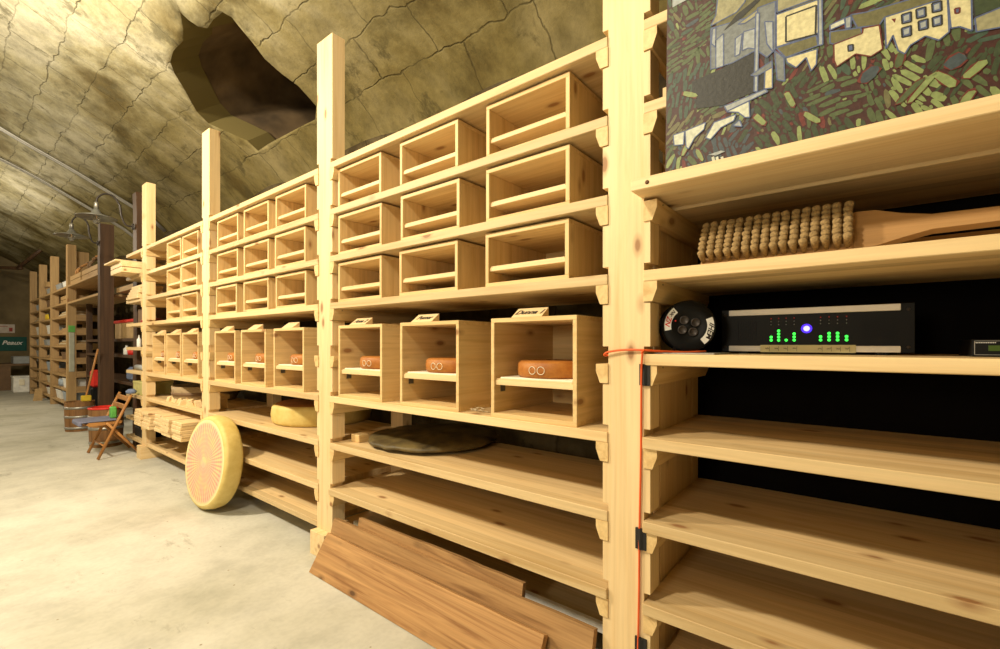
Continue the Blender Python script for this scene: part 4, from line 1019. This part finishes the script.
for k, (y_, lb) in enumerate(((7.7, 'old brown wooden sledge standing on the crates, farther one'), (7.0, 'old brown wooden sledge standing on the crates, nearer one'))):
    t = thing('wooden_sledge', lb, 'sledge', (1.28, y_, .878), 'sledges on the plank shelf')
    for s_ in (0, .12):
        m = MB(); m.tube(smooth_path([(1.17, y_+s_, .887), (1.16, y_+s_, .92), (1.20, y_+s_, .98), (1.30, y_+s_, 1.06), (1.36, y_+s_, 1.15)]), .013, 8); m.build('runner', BROWN if k else CHAIRW, t)
    for q in ((1.19, .96), (1.26, 1.025), (1.33, 1.10)):
        m = MB(); m.box(q[0]-.02, q[0]+.01, y_-.02, y_+.14, q[1], q[1]+.014, .001); m.build('seat_slat', BROWN, t)
# things between the dark posts
simple('rear_shelf_plank', DARKW, 'dark plank shelf under the cardboard box', 'shelf board', 1.27, 1.6, 5.6, 7.9, .03, .06)
simple('rear_shelf_plank', DARKW, 'dark plank shelf carrying small jars behind the barrels', 'shelf board', 1.27, 1.6, 5.6, 7.9, -.14, -.11)
simple('rear_shelf_plank', DARKW, 'lowest dark plank shelf behind the barrels', 'shelf board', 1.27, 1.6, 5.6, 7.9, -.42, -.39)
for y_, lb in ((5.58, 'thin dark support near the end of the new rack'), (7.92, 'thin dark support under the plank shelves')):
    simple('shelf_support', DARKW, lb, 'support', 1.27, 1.33, y_-.02, y_+.018, -H, .52)
t = thing('cardboard_box', 'cardboard box with a bright red cloth over its top behind the dark post', 'box', (1.42, 6.1, .06))
m = MB(); m.box(1.30, 1.52, 5.75, 6.6, .0605, .23, .003); m.build('box_body', CARD, t); m = MB(); m.box(1.29, 1.53, 5.74, 6.61, .2305, .262, .006); m.build('red_cover', REDM, t, 'bright red cloth cover')
m = MB(); m.lathe([(0, 0), (.045, 0), (.05, .05), (0, .055)], (1.33, 6.0, -.11), seg=16); m.build('red_pot', REDM, None, 'small red pot on the dark shelf below the cardboard box', 'pot')
bottle(1.33, 5.78, -.11, .12, .03, WHITE, 'white bottle on the dark shelf right of the red pot'); bottle(1.33, 6.25, -.11, .10, .03, WHITE, 'white bottle on the dark shelf left of the red pot')
simple('blue_bag', BLUEP, 'dark blue bag on the lowest dark shelf behind the chair', 'bag', 1.30, 1.5, 5.75, 6.15, -.39, -.24, bev=.03)

# ------------------------------------------------------------------ gooseneck lamps
def lamp(px, pz, Y, X0, z0, label):
    """px,pz: shade centre; attached at X0,z0 to a post"""
    t = thing('gooseneck_lamp', label, 'lamp', (px, Y, pz), 'gooseneck barn lamps')
    m = MB(); m.lathe([(.018, .075), (.030, .05), (.038, .035), (.135, .004), (.138, .0), (.134, .0), (.036, .028), (.016, .045)], (px, Y, pz), seg=32); m.build('lamp_shade', ENAMEL, t, 'flat conical grey shade')
    m = MB(); m.lathe([(0, .075), (.016, .075), (.016, .125), (.009, .135), (0, .135)], (px, Y, pz), seg=16); m.build('socket', STEEL, t)
    m = MB(); m.lathe([(0, -.052), (.016, -.046), (.026, -.025), (.024, -.004), (.013, .018), (.010, .04), (0, .04)], (px, Y, pz), seg=16); m.build('bulb', GLASS, t, 'clear glass bulb')
    dx = X0-px
    P = [(px, Y, pz+.13), (px+.01, Y, pz+.175), (px+dx*.22, Y, pz+.215), (px+dx*.45, Y, pz+.205), (px+dx*.62, Y, pz+.14), (px+dx*.66, Y, pz+.06), (px+dx*.78, Y, z0+.008), (X0-.002, Y, z0)]
    m = MB(); m.tube(smooth_path(P), .0075, 8); m.build('gooseneck_arm', IRON, t)
    m = MB(); m.lathe([(0, 0), (.028, 0), (.026, .008), (0, .01)], (X0-.001, Y, z0), Matrix.Rotation(-math.pi/2, 3, 'Y'), 16); m.build('wall_plate', IRON, t)
lamp(.868, 1.055, 5.02, 1.115, 1.03, 'gooseneck lamp with flat conical shade, nearer one, on the taller dark post')
lamp(.905, 1.105, 6.35, 1.112, 1.07, 'gooseneck lamp with flat conical shade, farther one, on the dark post behind the barrels')

# conduits following the vault
for Yc, lb in ((6.45, 'metal conduit crossing the vault, nearer one'), (7.35, 'metal conduit crossing the vault, farther one')):
    m = MB()
    for dy in (0, .05):
        m.tube([(X, Yc+dy, zc(X)-.022+wob(Yc, X)) for X in lin(-2.2, 1.74, 40)], .011, 6)
    m.build('ceiling_conduit', STEEL, None, lb, 'conduit', 'conduits on the vault')
# dark bracket beam by the far rack
m = MB(); m.tube([(.98, 11.9, 1.36), (1.25, 11.3, 1.70)], .035, 6); m.tube([(.60, 13.9, 1.55), (1.02, 11.8, 1.36)], .03, 6); m.build('dark_beam', DARKW, None, 'dark slanting beam under the vault above the far rack', 'beam')

# ------------------------------------------------------------------ barrels, chair, broom
def barrel(cx, cy_, h, r, label, red):
    t = thing('wooden_barrel', label, 'barrel', (cx, cy_, -H))
    n_ = 18; m = MB(); P = []
    prof_ = [(0, .012), (r*.93, .012), (r*.93, 0), (r*.95, 0), (r*1.0, h*.45), (r*1.02, h), (r*.93, h), (r*.91, .03), (0, .03)]
    m.lathe(prof_, (cx, cy_, -H), seg=36, smooth=False); m.build('staves', BARW, t)
    for hz in (.12, .50, .80):
        R0 = r*(.955+.062*hz); m = MB(); m.lathe([(R0, h*hz-.011), (R0+.005, h*hz-.011), (R0+.006, h*hz+.011), (R0+.001, h*hz+.011)], (cx, cy_, -H), seg=36); m.build('metal_hoop', STEEL, t, 'grey metal hoop')
    if red:
        m = MB(); m.lathe([(r*.90, h-.03), (r*.905, h+.002), (r*1.045, h+.002), (r*1.045, h+.013), (r*.86, h+.018), (r*.84, h-.03)], (cx, cy_, -H), seg=36, wob=.006); m.build('red_liner', REDM, t, 'bright red liner over the rim')
barrel(.972, 6.38, .30, .118, 'staved wooden barrel with grey hoops holding the broom', False)
barrel(.972, 5.235, .325, .118, 'staved wooden barrel with a bright red rim behind the folding chair', True)
t = thing('broom', 'broom with wooden stick standing in the barrel', 'broom', (.97, 6.36, -.84))
m = MB(); m.tube([(1.0, 6.33, -.855), (1.004, 6.3, -.56), (1.085, 6.20, -.05)], .009, 8); m.build('broomstick', CHAIRW, t)
m = MB(); m.box(.965, 1.045, 6.255, 6.30, -.585, -.525, .008); m.build('broom_head', YELP, t, 'yellowish broom head')
simple('red_sack', REDM, 'small bright red sack on top of the dark sack behind the broomstick', 'sack', 1.17, 1.25, 7.02, 7.12, -.50, -.30, bev=.02)
simple('dark_sack', BLACK, 'dark sack standing behind the broom barrel', 'sack', 1.16, 1.26, 6.98, 7.25, -H, -.5, bev=.02)
ct = thing('folding_chair', 'wooden folding chair with a blue cloth on its seat, facing the aisle', 'chair', (.93, 4.79, -H))
ya_, yb_ = 4.605, 4.955
for i_, y_ in enumerate((ya_, yb_)):
    m = MB(); m.tube([(.805, y_, -.884), (1.010, y_, -.405)], .0105, 6); m.build('leg', CHAIRW, ct)
    y2 = y_+(.022 if i_ == 0 else -.022)
    m = MB(); m.tube([(1.072, y2, -.884), (.86, y2, -.612)], .0105, 6); m.build('leg', CHAIRW, ct)
m = MB(); m.prism([(.745, -.618), (.76, -.632), (.955, -.628), (.962, -.612), (.76, -.604)], 1, ya_+.035, yb_-.035); m.build('seat', CHAIRW, ct)
for z in (-.44, -.50):
    m = MB(); x_ = .805+(z+.884)/(.479)*.205; m.box(x_-.006, x_+.006, ya_, yb_, z-.018, z+.022, .003); m.build('backrest_slat', CHAIRW, ct)
for (x_, z_) in ((.845, -.79), (1.01, -.80)):
    m = MB(); m.tube([(x_, ya_+.02, z_), (x_, yb_-.02, z_)], .007, 6); m.build('stretcher', CHAIRW, ct)
m = MB(); pts_ = []
m.box(.715, .93, ya_+.04, yb_-.03, -.6035, -.592, .005); m.box(.700, .725, ya_+.05, yb_-.05, -.628, -.590, .008); m.build('blue_cloth', plain('grey_blue_cloth', (.16, .17, .26), .85), None, 'grey-blue cloth spread over the folding chair seat', 'cloth')
m = MB(); m.box(.90, .94, 4.70, 4.76, -.5915, -.50, .008); m.build('green_sponge', GREENP, None, 'small green sponge standing on the folding chair seat', 'sponge')
m = MB(); m.lathe([(0, 0), (.03, 0), (.036, .02), (.02, .036), (0, .038)], (1.012, 4.61, -.395), seg=14, wob=.08); m.build('blue_rag', BLUEP, None, 'crumpled blue rag on top of the folding chair back', 'rag')

# ------------------------------------------------------------------ end of the room
t = thing('work_table', 'brown wooden table against the end wall', 'table', (.9, 13.2, -H))
m = MB(); m.box(.70, 1.42, 12.95, 13.7, -.42, -.38, .004); m.build('tabletop', BROWN, t)
for x_, y_ in ((.72, 12.97), (1.36, 12.97), (.72, 13.62), (1.36, 13.62)):
    m = MB(); m.box(x_, x_+.05, y_, y_+.05, -H, -.4202, .003); m.build('leg', BROWN, t)
m = MB(); m.box(.77, .98, 12.96, 12.98, -H, -.4202, .002); m.build('side_panel', BROWN, t)
simple('grey_machine', GREYP, 'low grey machine lying on the table at the end wall', 'machine', 1.02, 1.36, 13.05, 13.5, -.38, -.24)
t = thing('plastic_box', 'translucent white plastic storage box with lid on the floor at the far end', 'box', (1.06, 12.4, -H))
m = MB(); m.box(.955, 1.17, 12.25, 12.6, -H, -.62, .008); m.build('box_body', WHITE, t)
m = MB(); m.box(.945, 1.18, 12.24, 12.61, -.6195, -.59, .006); m.build('lid', WHITE, t)
m = MB(); m.box(1.03, 1.10, 12.235, 12.2495, -.76, -.65, .001); m.build('paper_label', PAPER, t, 'pale paper label')
m = MB(); m.prism([(1.005, -.888), (1.03, -.70), (1.112, -.69), (1.112, -.888)], 1, 10.18, 10.195); m.build('cardboard_sheet', CARD, None, 'brown cardboard sheet leaning against the foot of the far rack', 'cardboard')
simple('red_can', REDM, 'red can on the floor between the plastic box and the far rack', 'can', 1.32, 1.42, 12.0, 12.2, -H, -.66)
t = thing('green_banner', 'dark green banner with pale lettering hung on the end wall', 'banner', (1.1, 14.11, -.15))
TEAL = plain('teal_banner', (.015, .09, .075), .8)
m = MB(); m.box(.80, 1.30, 14.12, 14.137, -.14, .16, .001); m.build('cloth', TEAL, t)
M = Matrix(((1, 0, 0), (0, 0, -1), (0, 1, 0))).to_4x4(); M.translation = Vector((1.08-1.1, 14.115-14.11, .03+.15))*U
stripes_text('Peaux', .12*U, WHITE, 'lettering', M, t)
t = thing('poster', 'small pinkish white poster above the green banner', 'poster', (1.0, 14.11, .2))
m = MB(); m.box(.80, 1.125, 14.12, 14.137, .24, .42, .001); m.build('sheet', plain('pinkish_paper', (.55, .48, .42), .7), t)
m = MB(); m.box(1.04, 1.09, 14.115, 14.1199, .27, .35, 0); m.box(.82, 1.02, 14.115, 14.1199, .37, .38, 0); m.build('printed_marks', PINKM, t)

# ------------------------------------------------------------------ light
def plight(x, y, z, e, r=.15, c=(1, .875, .67)):
    l = bpy.data.lights.new('hall_and_fill_light', 'POINT'); l.energy = e; l.shadow_soft_size = r; l.color = c
    o = bpy.data.objects.new('hall_and_fill_light', l); C.objects.link(o); o.location = W((x, y, z)); return o
plight(-.45, 1.0, 1.48, 250, .12)
plight(-.60, 3.1, 1.55, 600, .12)
plight(-.75, 8.3, 1.4, 290, .10)
plight(-1.5, .5, .30, 95, .25)  # added low fill on the camera side, source unseen, reaching into the shelves
w = bpy.data.worlds.new('world'); bpy.context.scene.world = w; w.use_nodes = True
w.node_tree.nodes['Background'].inputs[0].default_value = (1, .9, .7, 1); w.node_tree.nodes['Background'].inputs[1].default_value = .02

# ------------------------------------------------------------------ camera
cam = bpy.data.cameras.new('camera'); co_ = bpy.data.objects.new('camera', cam); C.objects.link(co_)
cam.sensor_width = 36; cam.sensor_fit = 'HORIZONTAL'; cam.lens = 36*F/1000; cam.shift_y = (CY-324.5)/1000; cam.clip_start = .05
co_.location = W((0, 0, 0)); co_.rotation_euler = (math.pi/2, 0, -YAW)
sc = bpy.context.scene; sc.camera = co_
vs = sc.view_settings; vs.view_transform = 'Standard'; vs.look = 'None'; vs.gamma = 1; vs.exposure = .0; vs.use_curve_mapping = False
for o in bpy.data.objects:
    if '_o' in o: del o['_o']
